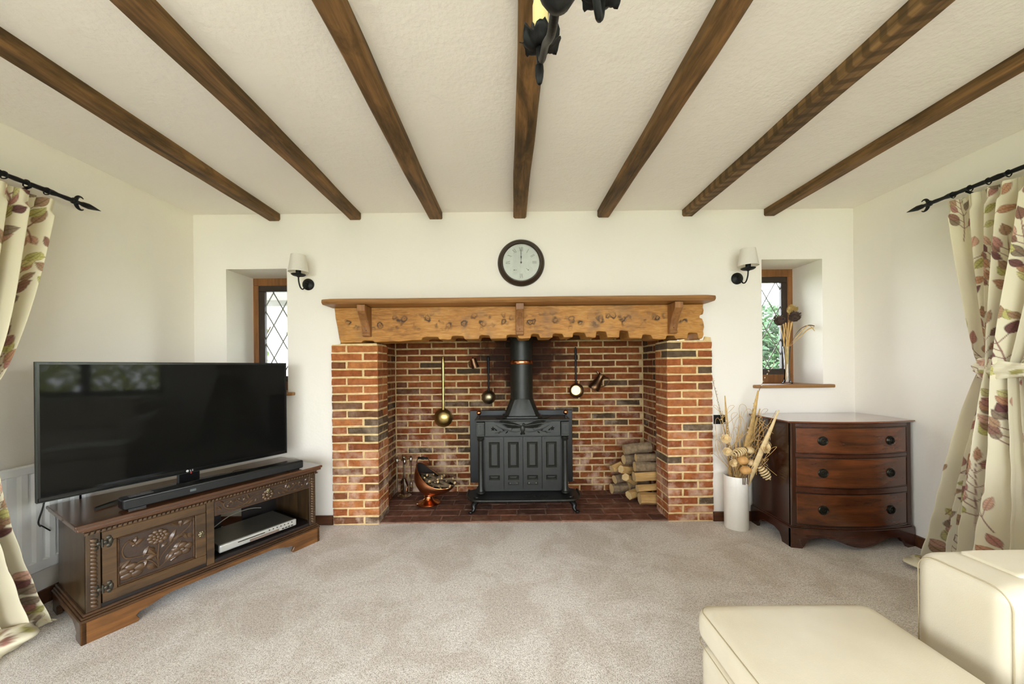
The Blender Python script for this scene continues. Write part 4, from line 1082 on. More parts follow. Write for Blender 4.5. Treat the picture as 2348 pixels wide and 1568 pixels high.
# ------------------------------------------------------------------ soundbar
sb = thing('soundbar', 'long low black soundbar in front of the television', 'soundbar', on_stand(.545, .052, ST_H), ST_A - .025)
M_sb = plain('soundbar_black', srgb(10, 11, 12), .28, 0, var=.1); M_mesh = plain('soundbar_cloth', srgb(13, 14, 15), .55, 0, var=.15, scale=200)
MB().box(-.412, .412, -.036, .040, .006, .058).build('body', M_sb, sb, 0, .010, 3)
MB().box(-.405, .405, -.0385, -.034, .010, .050).build('grille', M_mesh, sb, 0, .003)
M_sbt = plain('soundbar_top', srgb(90, 84, 78), .2, .3)
for (a, b) in ((-.385, -.30), (.27, .40)): MB().box(a, b, -.012, .03, .0578, .0588).build('top_plate', M_sbt, sb, 0)
MB().box(-.17, -.145, -.0392, -.038, .024, .036).build('display', plain('soundbar_display', srgb(88, 94, 94), .2), sb, 0)
for x in (-.36, .36): MB().box(x - .03, x + .03, -.025, .03, 0.0005, .008).build('foot', M_sb, sb, 0)
# ------------------------------------------------------------------ disc recorder in the open bay
dv = thing('disc_recorder', 'silver disc recorder in the open bay of the stand', 'disc recorder', on_stand(.715, .050, .1405), ST_A - .02)
M_silv = plain('recorder_silver', srgb(196, 196, 190), .32, .55, var=.05); M_silvt = plain('recorder_top', srgb(122, 118, 106), .35, .7, var=.08)
MB().box(-.205, .205, .006, .275, .010, .050).build('case', M_silvt, dv, 0, .003)
MB().box(-.208, .208, -.012, .008, .010, .052).build('front_panel', M_silv, dv, 0, .007, 3)
MB().box(-.12, .02, -.0135, -.011, .034, .039).build('disc_slot', M_dark, dv, 0)
MB().box(-.06, .10, -.0135, -.011, .014, .028).build('display', plain('recorder_display', srgb(120, 104, 92), .15), dv, 0)
bt = MB()
for k in range(7): bt.cyl((.045 + .022 * k, -.011, .041), (.045 + .022 * k, -.0145, .041), .0035, n=8)
for k in range(4): bt.box(.118 + .018 * k, .130 + .018 * k, -.0138, -.011, .018, .024)
bt.build('buttons', M_dark, dv, 0)
for x in (-.16, .16): MB().cyl((x, .03, .0), (x, .03, .011), .014, n=12).cyl((x, .24, .0), (x, .24, .011), .014, n=12).build('foot', M_dark, dv)
# cables
M_cab = plain('cable_black', srgb(18, 18, 18), .5); M_cabg = plain('cable_grey', srgb(150, 142, 128), .5)
def cable(nm, lab, pts, r, mat):
    m = MB(); m.tube(smoothpath([on_stand(*p) for p in pts], 6), r, 6); tag(m.build(nm, mat, None), lab, 'cable')
cable('power_cable', 'thin black cable drooping behind the left end of the television', [(-.045, .300, .585), (-.052, .305, .54), (-.060, .33, .48), (-.045, .40, .44), (-.03, .49, .42), (0.0, .505, .38)], .0030, M_cab)
cable('signal_cable', 'thin black cable behind the soundbar on the stand top', [(.60, .20, .514), (.64, .185, .55), (.70, .19, .545), (.76, .165, .54), (.78, .135, .514)], .0022, M_cab)
cable('grey_cable', 'pale grey cable bent behind the disc recorder in the bay', [(.52, .36, .143), (.56, .385, .16), (.60, .40, .26), (.62, .42, .33), (.63, .452, .37)], .0028, M_cabg)
cable('grey_cable', 'pale grey cable lying across the back of the stand bay', [(.50, .34, .143), (.58, .37, .17), (.70, .40, .215), (.82, .415, .22), (.90, .42, .20)], .0028, M_cabg)
cable('black_cable', 'black cable looped across the back of the stand bay', [(.50, .42, .20), (.62, .435, .235), (.76, .44, .245), (.90, .435, .262), (.97, .43, .29)], .0032, M_cab)

# ------------------------------------------------------------------ radiator on the left wall
M_rad = plain('radiator_white', srgb(232, 232, 230), .3, var=.02)
rd = thing('radiator', 'white ribbed panel radiator low on the left wall', 'radiator', (WALL_L, 1.25, 0))
y0, y1, rz0, rz1, xf = -.75, .665, .195, .715, .078
m = MB(); y = y0; pts = []
while y < y1 - .001:
    pts += [(y, xf - .012), (y + .012, xf - .012), (y + .020, xf), (y + .042, xf), (y + .050, xf - .012)]; y += .0505
pts.append((y1, xf - .012)); n = len(pts)
vs = [(x, a, rz0 + .05) for a, x in pts] + [(x, a, rz1 - .04) for a, x in pts]
m.add(vs, [(i, i + 1, n + i + 1, n + i) for i in range(n - 1)]); m.build('ribbed_panel', M_rad, rd, 20, recalc=False)
MB().box(.045, xf, y0, y1, rz1 - .045, rz1).box(.045, xf, y0, y1, rz0, rz0 + .055).build('end_rail', M_rad, rd, 0, .006)
MB().box(.030, .062, y0, y1, rz0 + .01, rz1 - .01).build('water_panel', M_rad, rd, 0)
MB().box(.004, .030, -.5, -.46, rz0 + .05, rz1 - .08).box(.004, .030, .40, .44, rz0 + .05, rz1 - .08).build('wall_bracket', M_rad, rd, 0)
MB().cyl((.045, y1 - .03, 0.0), (.045, y1 - .03, rz0 + .02), .008, n=10).cyl((.045, y0 + .03, 0.0), (.045, y0 + .03, rz0 + .02), .008, n=10).build('pipe', M_rad, rd)

# ------------------------------------------------------------------ bow-front mahogany chest
M_mah = wood('mahogany_drawer', srgb(46, 22, 12), srgb(112, 60, 31), 'x', .9, .2, coat=.5, bump=.04)
M_mahd = wood('mahogany_dark', srgb(30, 15, 9), srgb(68, 34, 20), 'z', .9, .2, coat=.5, bump=.04)
M_mahx = wood('mahogany_rail', srgb(38, 18, 10), srgb(82, 40, 23), 'x', .9, .22, coat=.45, bump=.04)
M_maht = wood('mahogany_top', srgb(74, 36, 20), srgb(132, 78, 52), 'x', .8, .12, coat=.8, bump=.03)
M_knob = plain('knob_dark_brass', srgb(48, 46, 38), .35, .8, var=.2, scale=60)
ch = thing('chest_of_drawers', 'bow-front mahogany chest of three drawers under the right small window', 'chest', (2.152, 2.30, 0))
HW = .378; BK = .372
def bow(x, hw=HW, b=.052): return -b * (1 - (x / hw) ** 2)
def bowslab(nm, hw, z0, z1, out, mat, par, bev=.003, b=.052, back=BK, n=24, inner=None):
    pts = [(-hw + 2 * hw * i / n, bow(-hw + 2 * hw * i / n, hw, b) - out) for i in range(n + 1)]
    pts += [(hw, back), (-hw, back)] if inner is None else [(hw - 2 * hw * i / n, bow(hw - 2 * hw * i / n, hw, b) - out + inner) for i in range(n + 1)]
    return MB().prism(pts, lambda a, c, d: (a, c, d), z0, z1).build(nm, mat, par, 30, bev)
bowslab('carcass', HW, .132, .785, -.006, M_mahd, ch)
bowslab('top', HW + .022, .787, .797, .012, M_maht, ch, .003); bowslab('top_edge', HW + .018, .783, .788, .006, M_mahx, ch, .002)
bowslab('base_moulding', HW + .012, .118, .126, .010, M_mahx, ch, .003); bowslab('base_moulding', HW + .006, .126, .134, .004, M_mahx, ch, .003)
for s in (-1, 1): MB().box(s * HW - (.026 if s > 0 else 0), s * HW + (.026 if s < 0 else 0), -.004, .02, .134, .783).build('corner_post', M_mahd, ch, 0, .002)
DR = [(.142, .346), (.380, .570), (.592, .760)]
zr = [(.134, .142), (.346, .380), (.570, .592), (.760, .783)]
for (a, b) in zr: bowslab('rail', HW - .026, a, b, .004, M_mahx, ch, .002, inner=.02)
for i, (a, b) in enumerate(DR):
    d = bowslab('drawer', HW - .031, a + .005, b - .005, .004, M_mah, ch, .003, inner=.02)
    for (z0, z1) in ((a + .003, a + .007), (b - .007, b - .003)): bowslab('cock_bead', HW - .029, z0, z1, .006, M_mahd, d, .001, inner=.02)
    for kx in (-.208, .212):
        yb = bow(kx, HW - .031) - .004; zc = (a + b) / 2; sl = math.atan2(2 * .052 * kx / HW ** 2, 1)
        Rm = Matrix.Rotation(sl, 3, 'Z') @ Matrix.Rotation(PI / 2, 3, 'X')
        kn = MB(); kn.lathe([(.029, 0), (.029, .003), (.025, .007), (.022, .006), (.020, .004), (.010, .004), (.008, .007), (.001, .008)], 24, (kx, yb, zc), M=Rm); kn = kn.build('knob', M_knob, d)
        rg = MB(); rg.tube([Vector((kx, yb, zc)) + Rm @ Vector((.0215 * math.cos(t * PI / 10), .0215 * math.sin(t * PI / 10), .008)) for t in range(21)], .0028, 6); rg.build('ring', M_knob, kn)
# bracket feet with scalloped apron
n = 40; P = []
for i in range(n + 1):
    t = -1 + 2 * i / n; x = t * (HW + .012); at = abs(t)
    z = 0 if at > .80 else (.030 + .030 * min(1, (.80 - at) / .02) if at > .78 else (.060 + .014 * min(1, (.78 - at) / .15) if at > .55 else .018 + .056 * (1 - math.cos(PI * at / .55)) / 2))
    P.append((x, z))
pts = P + [(x, .120) for x, _ in reversed(P)]
apr = MB(); m2 = len(pts)
vs = [(x, bow(x, HW + .012) - .010, z) for x, z in pts] + [(x, bow(x, HW + .012) + .010, z) for x, z in pts]
for i in range(n):
    a, b, c, d = i, i + 1, m2 - 2 - i, m2 - 1 - i
    apr.add([vs[a], vs[b], vs[c], vs[d]], [(0, 1, 2, 3)]); apr.add([vs[a + m2], vs[b + m2], vs[c + m2], vs[d + m2]], [(3, 2, 1, 0)]); apr.add([vs[a], vs[b], vs[b + m2], vs[a + m2]], [(3, 2, 1, 0)])
for a in (0, n): apr.add([vs[a], vs[m2 - 1 - a], vs[2 * m2 - 1 - a], vs[a + m2]], [(0, 1, 2, 3)])
apr.build('apron', M_mahx, ch, 20, recalc=False)
SP = [(-.008, 0), (.070, 0), (.078, .03), (.095, .055), (.14, .072)]
for s in (-1, 1):
    P = SP + [(BK - a - .0, b) for a, b in reversed(SP[1:])] + [(BK, 0), (BK, .12), (-.008, .12)]
    xx = s * (HW + .012); MB().prism(P, lambda a, b, d: (d, a, b), min(xx, xx - s * .018), max(xx, xx - s * .018)).build('side_apron', M_mahd, ch, 0, .002)

# ------------------------------------------------------------------ black socket plate
so = thing('wall_socket', 'black double wall socket between the fireplace and the vase', 'socket', (1.552, WALL_B, .752))
MB().box(-.045, .045, -.009, -.0005, -.034, .034).build('plate', M_blk, so, 0, .003)
sw = MB()
for s in (-1, 1): sw.box(s * .018 - .006, s * .018 + .006, -.012, -.009, .008, .022)
sw.build('switch', M_dark, so, 0, .001)

# ------------------------------------------------------------------ white floor vase with dried flowers
M_vase = plain('vase_white', srgb(238, 234, 224), .28, var=.02)
VX, VY = 1.600, 2.585
va = thing('floor_vase', 'tall white cylindrical vase on the carpet beside the chest', 'vase', (VX, VY, 0.0))
MB().lathe([(.074, .001), (.0765, .006), (.0765, .30), (.0775, .305), (.0765, .31), (.0765, .366), (.0745, .372), (.071, .368), (.070, .03)], 40).build('body', M_vase, va)
M_straw = plain('dried_straw', srgb(196, 160, 98), .7, var=.18, scale=40)
M_straw2 = plain('dried_pale', srgb(218, 192, 142), .7, var=.12, scale=40)
M_twig = plain('dried_twig', srgb(96, 74, 52), .8, var=.2)
M_pod = plain('dried_pod_orange', srgb(206, 156, 92), .6, var=.15, scale=25)
M_catkin = plain('catkin_grey', srgb(206, 190, 164), .8, var=.1)
rv = random.Random(21)
def lean(p):
    """what would stand inside the chest leans forward past its side instead"""
    x, y, z = p
    if z < .84 and VX + x > 1.69:
        k = 1.69 / (VX + x); return (1.69 - VX, (VY + y) * k - VY, 1.155 + (z - 1.155) * k)
    return (x, y, z)
def vp(x, y, z): return (VX + x, VY + y, z)
def willow(lab, pts, seed):
    pts = [lean(p) for p in pts]; q = random.Random(seed); t = thing('willow_branch', lab, 'branch', vp(pts[0][0], pts[0][1], pts[0][2]), 0, 'pussy willow branches in the white vase')
    b = Vector(pts[0]); P = smoothpath([Vector(p) - b for p in pts], 8)
    MB().tube(P, [.0035 - .0022 * i / len(P) for i in range(len(P))], 6).build('stem', M_twig, t)
    m = MB()
    for i in range(8, len(P), 1):
        d = Vector((q.uniform(-1, 1), q.uniform(-1, 1), .8)).normalized(); m.ball(P[i] + d * .007, (.0042, .0042, .0075), 6, 5, M=rot_to(d))
    m.build('catkins', M_catkin, t)
willow('knobbly willow branch leaning left in front of the wall socket', [(-.02, -.01, .30), (-.05, -.02, .50), (-.10, -.03, .72), (-.14, -.03, .90), (-.17, -.02, 1.05)], 1)
willow('knobbly willow branch reaching up towards the window sill', [(.02, 0, .30), (.05, .0, .52), (.10, -.01, .76), (.16, -.02, .98), (.25, -.04, 1.16)], 2)
willow('short willow sprig with white buds at the left of the vase', [(-.03, -.03, .30), (-.06, -.05, .46), (-.085, -.05, .62), (-.09, -.05, .76)], 3)
willow('short willow sprig with white buds before the chest', [(.04, -.03, .30), (.08, -.05, .46), (.14, -.06, .58), (.18, -.07, .68)], 4)
def spathe(lab, base, tip, w, mat, bend=0.0):
    base, tip = lean(base), lean(tip); t = thing('palm_spathe', lab, 'dried leaf', vp(*base), 0, 'dried palm spears in the white vase'); b = Vector(base); d = Vector(tip) - b; L = d.length; M = rot_to(d)
    m = MB(); vs = []; n = 14
    for i in range(n + 1):
        s = i / n; ww = w * (math.sin(PI * (.12 + .80 * s)) ** .8) * (1 - .55 * s) + .001
        c = M @ Vector((bend * math.sin(PI * s), 0, s * L))
        for k in range(7):
            a = -1.3 + 2.6 * k / 6; vs.append(c + M @ Vector((ww * math.sin(a), -ww * .7 * math.cos(a) + ww * .3, 0)))
    m.add(vs, [(i * 7 + k, i * 7 + k + 1, i * 7 + 8 + k, i * 7 + 7 + k) for i in range(n) for k in range(6)])
    m = m.build('blade', mat, t, 60, recalc=False); sd_ = m.modifiers.new('thick', 'SOLIDIFY'); sd_.thickness = .0015
spathe('tall straw-coloured palm spear upright in the vase', (.03, .0, .30), (.145, -.03, .975), .034, M_straw)
spathe('pale broad palm spear leaning right in the vase', (.05, -.03, .28), (.100, -.285, .868), .028, M_straw2)
spathe('narrow split palm spear rising at the left of the vase', (-.02, .02, .30), (-.055, .03, .935), .018, M_straw)
spathe('short palm spear behind the tall one in the vase', (.04, .03, .30), (.19, .02, .84), .022, M_straw)
def flower(lab, c, r, seed, face):
    c = lean(c); q = random.Random(seed); t = thing('wood_flower', lab, 'dried flower', vp(*c), 0, 'dried blossoms in the white vase'); m = MB(); M = rot_to(face)
    for ring, (np_, rr, h) in enumerate(((7, 1.0, .1), (6, .72, .35), (4, .42, .55))):
        for k in range(np_):
            a = 2 * PI * k / np_ + ring * .5; vs = []
            for i in range(5):
                s = i / 4; w = r * .42 * math.sin(PI * (.15 + .7 * s)); z = r * (h + .35 * s * s)
                for e in (-1, 0, 1): vs.append(M @ Vector(((rr * r * s) * math.cos(a) - e * w * math.sin(a), (rr * r * s) * math.sin(a) + e * w * math.cos(a), z + (.0 if e else -.06 * r))))
            m.add(vs, [(i * 3 + k2, i * 3 + k2 + 1, i * 3 + 4 + k2, i * 3 + 3 + k2) for i in range(4) for k2 in range(2)])
    m.build('petals', M_straw2, t, 60, recalc=False); MB().ball(M @ Vector((0, 0, .3 * r)), r * .3, 8, 6).build('heart', M_straw, t)
    MB().tube([Vector((0, 0, 0)), Vector((-c[0] * .5, -c[1] * .3, (.34 - c[2]) * .6))], .002, 5).build('stem', M_twig, t)
flower('straw blossom highest at the left of the vase', (-.105, -.055, .640), .034, 1, (-.3, -1, .4)); flower('straw blossom left of the spiral cone in the vase', (-.100, -.06, .555), .030, 2, (-.3, -1, .1))
flower('small straw blossom low at the left of the vase', (-.070, -.075, .480), .028, 3, (0, -1, .1)); flower('cream blossom on the pale spear before the chest', (.145, -.075, .585), .042, 4, (.3, -1, .2))
def pod(lab, c, r, mat, nm='seed_pod'):
    c = lean(c); t = thing(nm, lab, 'seed pod', vp(*c), 0, 'round seed pods in the white vase'); MB().ball((0, 0, 0), (r, r, r * .82), 18, 12).build('shell', mat, t)
    k = MB()
    for i in range(6): k.tube([(r * .97 * math.cos(i * PI / 3) * math.sin(a), r * .97 * math.sin(i * PI / 3) * math.sin(a), r * .84 * math.cos(a)) for a in (.3, .8, 1.3, 1.8)], .0015, 5)
    k.build('ribs', M_straw, t); MB().tube([(0, 0, -r * .7), (-c[0] * .4, 0, .33 - c[2])], .003, 5).build('stem', M_twig, t)
pod('upper orange round seed pod in the vase', (-.005, -.085, .500), .036, M_pod); pod('lower orange round seed pod just above the vase rim', (.012, -.088, .432), .036, M_pod)
pod('pale ribbed seed pod right of the spiral cone', (.055, -.07, .565), .030, M_straw2); pod('small ribbed seed pod above the vase rim', (.055, -.085, .482), .027, M_straw2)
def cone(lab, c, d, L, r):
    c = lean(c); t = thing('spiral_cone', lab, 'dried cone', vp(*c), 0, 'spiral wood cones in the white vase'); M = rot_to(d); m = MB(); P = []; R_ = []
    for i in range(90):
        s = i / 89; a = s * 2 * PI * 6.5; rr = r * math.sin(PI * (.08 + .86 * (1 - s) ** .8)) * .75
        P.append(M @ Vector((rr * math.cos(a), rr * math.sin(a), s * L))); R_.append(.007 * (1 - .6 * s) + .001)
    m.tube(P, R_, 6); m.build('spiral', M_straw2, t); MB().tube([M @ Vector((0, 0, 0)), M @ Vector((0, 0, L * .9))], [r * .5, .003], 8).build('core', M_twig, t)
cone('striped spiral cone lying left across the vase bouquet', (.025, -.075, .572), (-1, -.2, -.28), .11, .034); cone('striped spiral cone hanging over the right rim of the vase', (.110, -.085, .462), (.5, -.3, -1), .105, .034)
tw = MB()
for k in range(70):
    a = rv.uniform(0, 2 * PI); sp = rv.uniform(.05, .22); h = rv.uniform(.45, .86); P = [Vector((rv.uniform(-.04, .04), rv.uniform(-.04, .04), .30))]
    cur = Vector((rv.uniform(-.05, .06), rv.uniform(-.05, .03), rv.uniform(.36, .45)))
    P.append(cur.copy()); tgt = Vector((.05 + sp * math.cos(a), min(.05, sp * .6 * math.sin(a) - .03), h))
    P.append(cur.lerp(tgt, .5) + Vector((rv.uniform(-.04, .04), rv.uniform(-.03, .03), 0))); P.append(tgt)
    if k % 2: P += [tgt + Vector((.04 * rv.choice((-1, 1)), -.01, .02)), tgt + Vector((.05 * rv.choice((-1, 1)), -.02, -.06))]
    tw.tube([Vector(vp(*lean(p))) for p in smoothpath(P, 5)], .0013, 4)
for k in range(9):
    c = Vector((rv.uniform(.04, .17), rv.uniform(-.10, -.05), rv.uniform(.42, .62))); r_ = rv.uniform(.03, .06); ax = rv.uniform(-.6, .6)
    tw.tube([Vector(vp(*lean((c.x + r_ * math.cos(t / 3), c.y + r_ * ax * math.sin(t / 3), c.z + r_ * math.sin(t / 3) * .8)))) for t in range(rv.randint(12, 20))], .0014, 4)
tag(tw.build('curly_twigs', M_straw, None, 60, recalc=False), 'tangle of thin curly straw twigs in the white vase', 'twigs', kind='stuff')

# ------------------------------------------------------------------ glass vase with banksia heads on the right sill
def clearglass():
    t = NT('clear_glass'); t.t.nodes.remove(t.p); f = t.n('ShaderNodeFresnel'); f.inputs[0].default_value = 1.5
    a = t.n('ShaderNodeBsdfTransparent'); a.inputs[0].default_value = (.985, .99, .985, 1); b = t.n('ShaderNodeBsdfGlossy'); b.inputs['Roughness'].default_value = .03
    x = t.n('ShaderNodeMixShader'); t.l(f.outputs[0], x.inputs[0]); t.l(a.outputs[0], x.inputs[1]); t.l(b.outputs[0], x.inputs[2]); t.l(x.outputs[0], t.out.inputs[0]); return t.m
M_cglass = clearglass()
GX, GY, GZ = 2.135, 2.800, NR[2] + .003
gv = thing('glass_vase', 'slim clear glass vase on the right window sill', 'vase', (GX, GY, GZ))
MB().lathe([(.036, 0), (.036, .006), (.024, .020), (.018, .06), (.017, .14), (.022, .24), (.026, .285), (.0245, .285), (.0205, .24), (.0155, .14), (.0165, .06), (.020, .03)], 28, cap1=False).build('body', M_cglass, gv)
MB().lathe([(.022, .010), (.018, .05), (.016, .012)], 24).build('foot', M_cglass, gv)
M_bank = plain('banksia_brown', srgb(78, 58, 46), .9, var=.25, scale=60); M_bankt = plain('banksia_gold', srgb(178, 148, 88), .9, var=.2, scale=60)
def banksia(lab, c, d, r, L, seed, mat):
    q = random.Random(seed); t = thing('banksia_head', lab, 'dried flower', (GX + c[0], GY + c[1], GZ + c[2]), 0, 'spiky seed heads in the glass vase'); M = rot_to(d); m = MB()
    MB().lathe([(r * .5, 0), (r * .85, L * .2), (r * .9, L * .6), (r * .4, L)], 14, M=M).build('head', mat, t)
    for k in range(260):
        s = q.random(); a = q.uniform(0, 2 * PI); rr = r * (.55 + .4 * math.sin(PI * min(1, s * .9 + .08)))
        p = M @ Vector((rr * math.cos(a), rr * math.sin(a), s * L)); dd = M @ Vector((math.cos(a), math.sin(a), .7)).normalized()
        m.tube([p, p + dd * r * .42], [.0018, .0006], 4)
    m.build('bracts', M_bankt if mat is M_bankt else M_catkin if False else mat, t, 0, recalc=False)
    st0 = M @ Vector((0, 0, 0)); MB().tube([st0, Vector((-c[0] * .75, -c[1], .28 - c[2])), Vector((-c[0] * .9, -c[1], .05 - c[2]))], .0032, 6).build('stem', M_straw, t)
banksia('dark spiky seed head leaning left in the glass vase', (-.055, -.01, .455), (-.4, -.3, .8), .030, .07, 1, M_bank)
banksia('dark spiky seed head in the middle of the glass vase', (.0, -.06, .475), (.1, -.5, .9), .030, .07, 2, M_bank)
banksia('golden spiky seed head highest in the glass vase', (.040, .02, .545), (.35, -.3, .8), .028, .06, 3, M_bankt)
for k in range(7):
    tag(MB().tube([(GX + .012 * math.cos(k), GY + .012 * math.sin(k), GZ + .03), (GX - .006 + .016 * math.cos(k * 2.1), GY + .014 * math.sin(k), GZ + .28), (GX - .03 + .07 * k / 7, GY + .01 * math.sin(k * 3), GZ + .47)], .0026, 6).build('dried_stem', M_straw, None), 'straw stem standing upright in the slim glass vase', 'stem', 'straw stems in the glass vase')
for k, (pts, lab) in enumerate(((((.02, 0, .28), (.08, -.01, .40), (.15, -.02, .445), (.22, -.03, .43), (.30, -.04, .405)), 'long grass blade arching furthest right from the glass vase'), (((.018, .012, .28), (.07, -.01, .36), (.12, -.02, .42), (.16, -.02, .445), (.20, -.03, .39)), 'grass blade with a drooping tip from the glass vase'),
                              (((.02, -.012, .29), (.09, -.02, .36), (.16, -.02, .42), (.24, -.03, .43)), 'fine grass stalk low at the right of the glass vase'))):
    P = smoothpath([(GX + a, GY + b, GZ + c) for a, b, c in pts], 6); n = len(P)
    tag(MB().tube(P, [.0012 + .0035 * math.sin(PI * (i / (n - 1)) ** 1.6) for i in range(n)], 6, flat=.3, up=(0, 1, 0)).build('grass_blade', M_straw if k else M_twig, None), lab, 'grass blade', 'dried grass in the glass vase')

# ------------------------------------------------------------------ wall lights
def shade_mat():
    t = NT('lamp_shade_linen'); v = t.coord('Object', (1, 1, 4)); f = t.noise(v, 160, 2); t.color(t.ramp(f, [(.35, (.80, .76, .69, 1)), (.65, (.87, .83, .76, 1))])); t.set(.9, 0, .1)
    tr = t.n('ShaderNodeBsdfTranslucent'); tr.inputs[0].default_value = (.8, .74, .62, 1); x = t.n('ShaderNodeMixShader'); x.inputs[0].default_value = .25
    t.l(t.p.outputs[0], x.inputs[1]); t.l(tr.outputs[0], x.inputs[2]); t.l(x.outputs[0], t.out.inputs[0]); return t.m
M_shade = shade_mat()
def sconce(lab, x, z):
    t = thing('wall_light', lab, 'wall light', (x, WALL_B, z), 0, 'wall lights above the mantel')
    MB().lathe([(.043, .0005), (.043, .008), (.036, .016), (.014, .022), (.010, .030)], 28, M=Matrix.Rotation(PI / 2, 3, 'X')).build('wall_plate', M_blk, t)
    MB().tube(smoothpath([(0, -.022, 0), (0, -.045, -.020), (0, -.075, -.050), (0, -.105, -.045), (0, -.125, -.010), (0, -.130, .030)], 6), .0048, 10).build('arm', M_blk, t)
    MB().lathe([(.006, .022), (.012, .028), (.036, .033), (.046, .040), (.047, .043), (.030, .040), (.010, .042)], 28, (0, -.130, 0)).build('drip_pan', M_blk, t)
    MB().lathe([(.017, .040), (.017, .085)], 18, (0, -.130, 0)).build('candle_tube', M_blk, t)
    MB().lathe([(.066, .058), (.047, .180)], 36, (0, -.130, 0), cap0=False, cap1=False).build('shade', M_shade, t, 60)
    MB().lathe([(.010, .085), (.016, .11), (.012, .14), (.001, .155)], 14, (0, -.130, 0)).build('bulb', M_shade, t)
sconce('wall light with cream shade left of the mantel', -1.494, 1.785); sconce('wall light with cream shade right of the mantel', 1.692, 1.797)

# ------------------------------------------------------------------ wall clock
ck = thing('wall_clock', 'round wall clock with a dark frame and roman numerals above the mantel', 'clock', (.088, WALL_B, 1.927))
M_ckf = plain('clock_frame_bronze', srgb(58, 46, 34), .35, .3, var=.15, scale=30); Rx = Matrix.Rotation(PI / 2, 3, 'X')
MB().lathe([(.172, .0005), (.174, .010), (.171, .022), (.160, .034), (.150, .040), (.146, .044), (.140, .044), (.137, .038), (.134, .030)], 64, M=Rx, cap1=False).build('frame', M_ckf, ck)
def dialmat():
    t = NT('clock_dial'); f = t.noise(t.coord(), 30, 4); t.color(t.ramp(f, [(.3, srgb(236, 236, 222)), (.7, srgb(246, 246, 234))])); t.set(.4); return t.m
MB().lathe([(.138, .022), (.138, .024)], 48, M=Rx).build('dial', dialmat(), ck)
M_ink = plain('dial_ink_grey', srgb(150, 148, 130), .6); M_hand = plain('hand_black', srgb(70, 70, 66), .5)
num = MB(); yk = -.0246
def bar2(mb, a, b, w):
    d = Vector((b[0] - a[0], b[1] - a[1])); d.normalize(); nx, nz = -d.y * w / 2, d.x * w / 2
    mb.add([(a[0] + nx, yk, a[1] + nz), (b[0] + nx, yk, b[1] + nz), (b[0] - nx, yk, b[1] - nz), (a[0] - nx, yk, a[1] - nz)], [(0, 1, 2, 3)])
def glyphs(s):
    out = []; x = 0.0
    for c in s:
        if c == 'I': out.append([((x + .002, -.5), (x + .002, .5), .0028)]); x += .0075
        elif c == 'V': out.append([((x, .5), (x + .006, -.5), .003), ((x + .006, -.5), (x + .012, .5), .0014)]); x += .0155
        elif c == 'X': out.append([((x, .5), (x + .012, -.5), .003), ((x, -.5), (x + .012, .5), .0014)]); x += .0155
    return out, x - .0035
for h, s in ((12, 'XII'), (1, 'I'), (2, 'II'), (3, 'III'), (6, 'VI'), (9, 'IX'), (10, 'X'), (11, 'XI')):
    a = PI / 2 - h * PI / 6; gl, wdt = glyphs(s); H_ = .032; R0 = .098
    er = Vector((math.cos(a), math.sin(a))); et = Vector((math.sin(a), -math.cos(a)))
    for g in gl:
        for (p, q_, w) in g:
            f2 = lambda p: tuple(er * (R0 + p[1] * H_) + et * (p[0] - wdt / 2))
            bar2(num, f2(p), f2(q_), w)
for k in range(60):
    a = k * PI / 30; bar2(num, (.126 * math.cos(a), .126 * math.sin(a)), (.130 * math.cos(a), .130 * math.sin(a)), .001)
num.build('numerals', M_ink, ck, 0, recalc=False)
for s, a1 in ((-1, .05), (1, 2.45)):
    sdl = MB(); c0 = Vector((s * .052, -.056))
    for k in range(24):
        a = k * PI / 12; bar2(sdl, (c0.x + .027 * math.cos(a), c0.y + .027 * math.sin(a)), (c0.x + .030 * math.cos(a), c0.y + .030 * math.sin(a)), .0009)
    so_ = sdl.build('small_dial', M_ink, ck, 0, recalc=False)
    hh = MB(); bar2(hh, tuple(c0), (c0.x + .02 * math.cos(a1), c0.y + .02 * math.sin(a1)), .002); hh.lathe([(.0035, .025), (.0035, .027)], 10, (c0.x, 0, c0.y), M=Rx); hh.build('small_hand', M_hand, so_, 0, recalc=False)
for nm, L, w, y in (('minute_hand', .112, .0045, -.027), ('hour_hand', .066, .009, -.0285)):
    P = [(-.0012, -.012), (-.0016, L * .35), (-w / 2, L * .62), (-.0014, L * .78), (0, L), (.0014, L * .78), (w / 2, L * .62), (.0016, L * .35), (.0012, -.012)]
    MB().prism(P, lambda a, b, d: (a, d, b), y, y + .001).build(nm, M_hand, ck, 0)
MB().lathe([(.006, .024), (.006, .031), (.003, .033)], 14, M=Rx).build('hub', M_hand, ck)
MB().lathe([(.137, .036), (.137, .0375)], 48, M=Rx).build('glass_cover', M_cglass, ck)

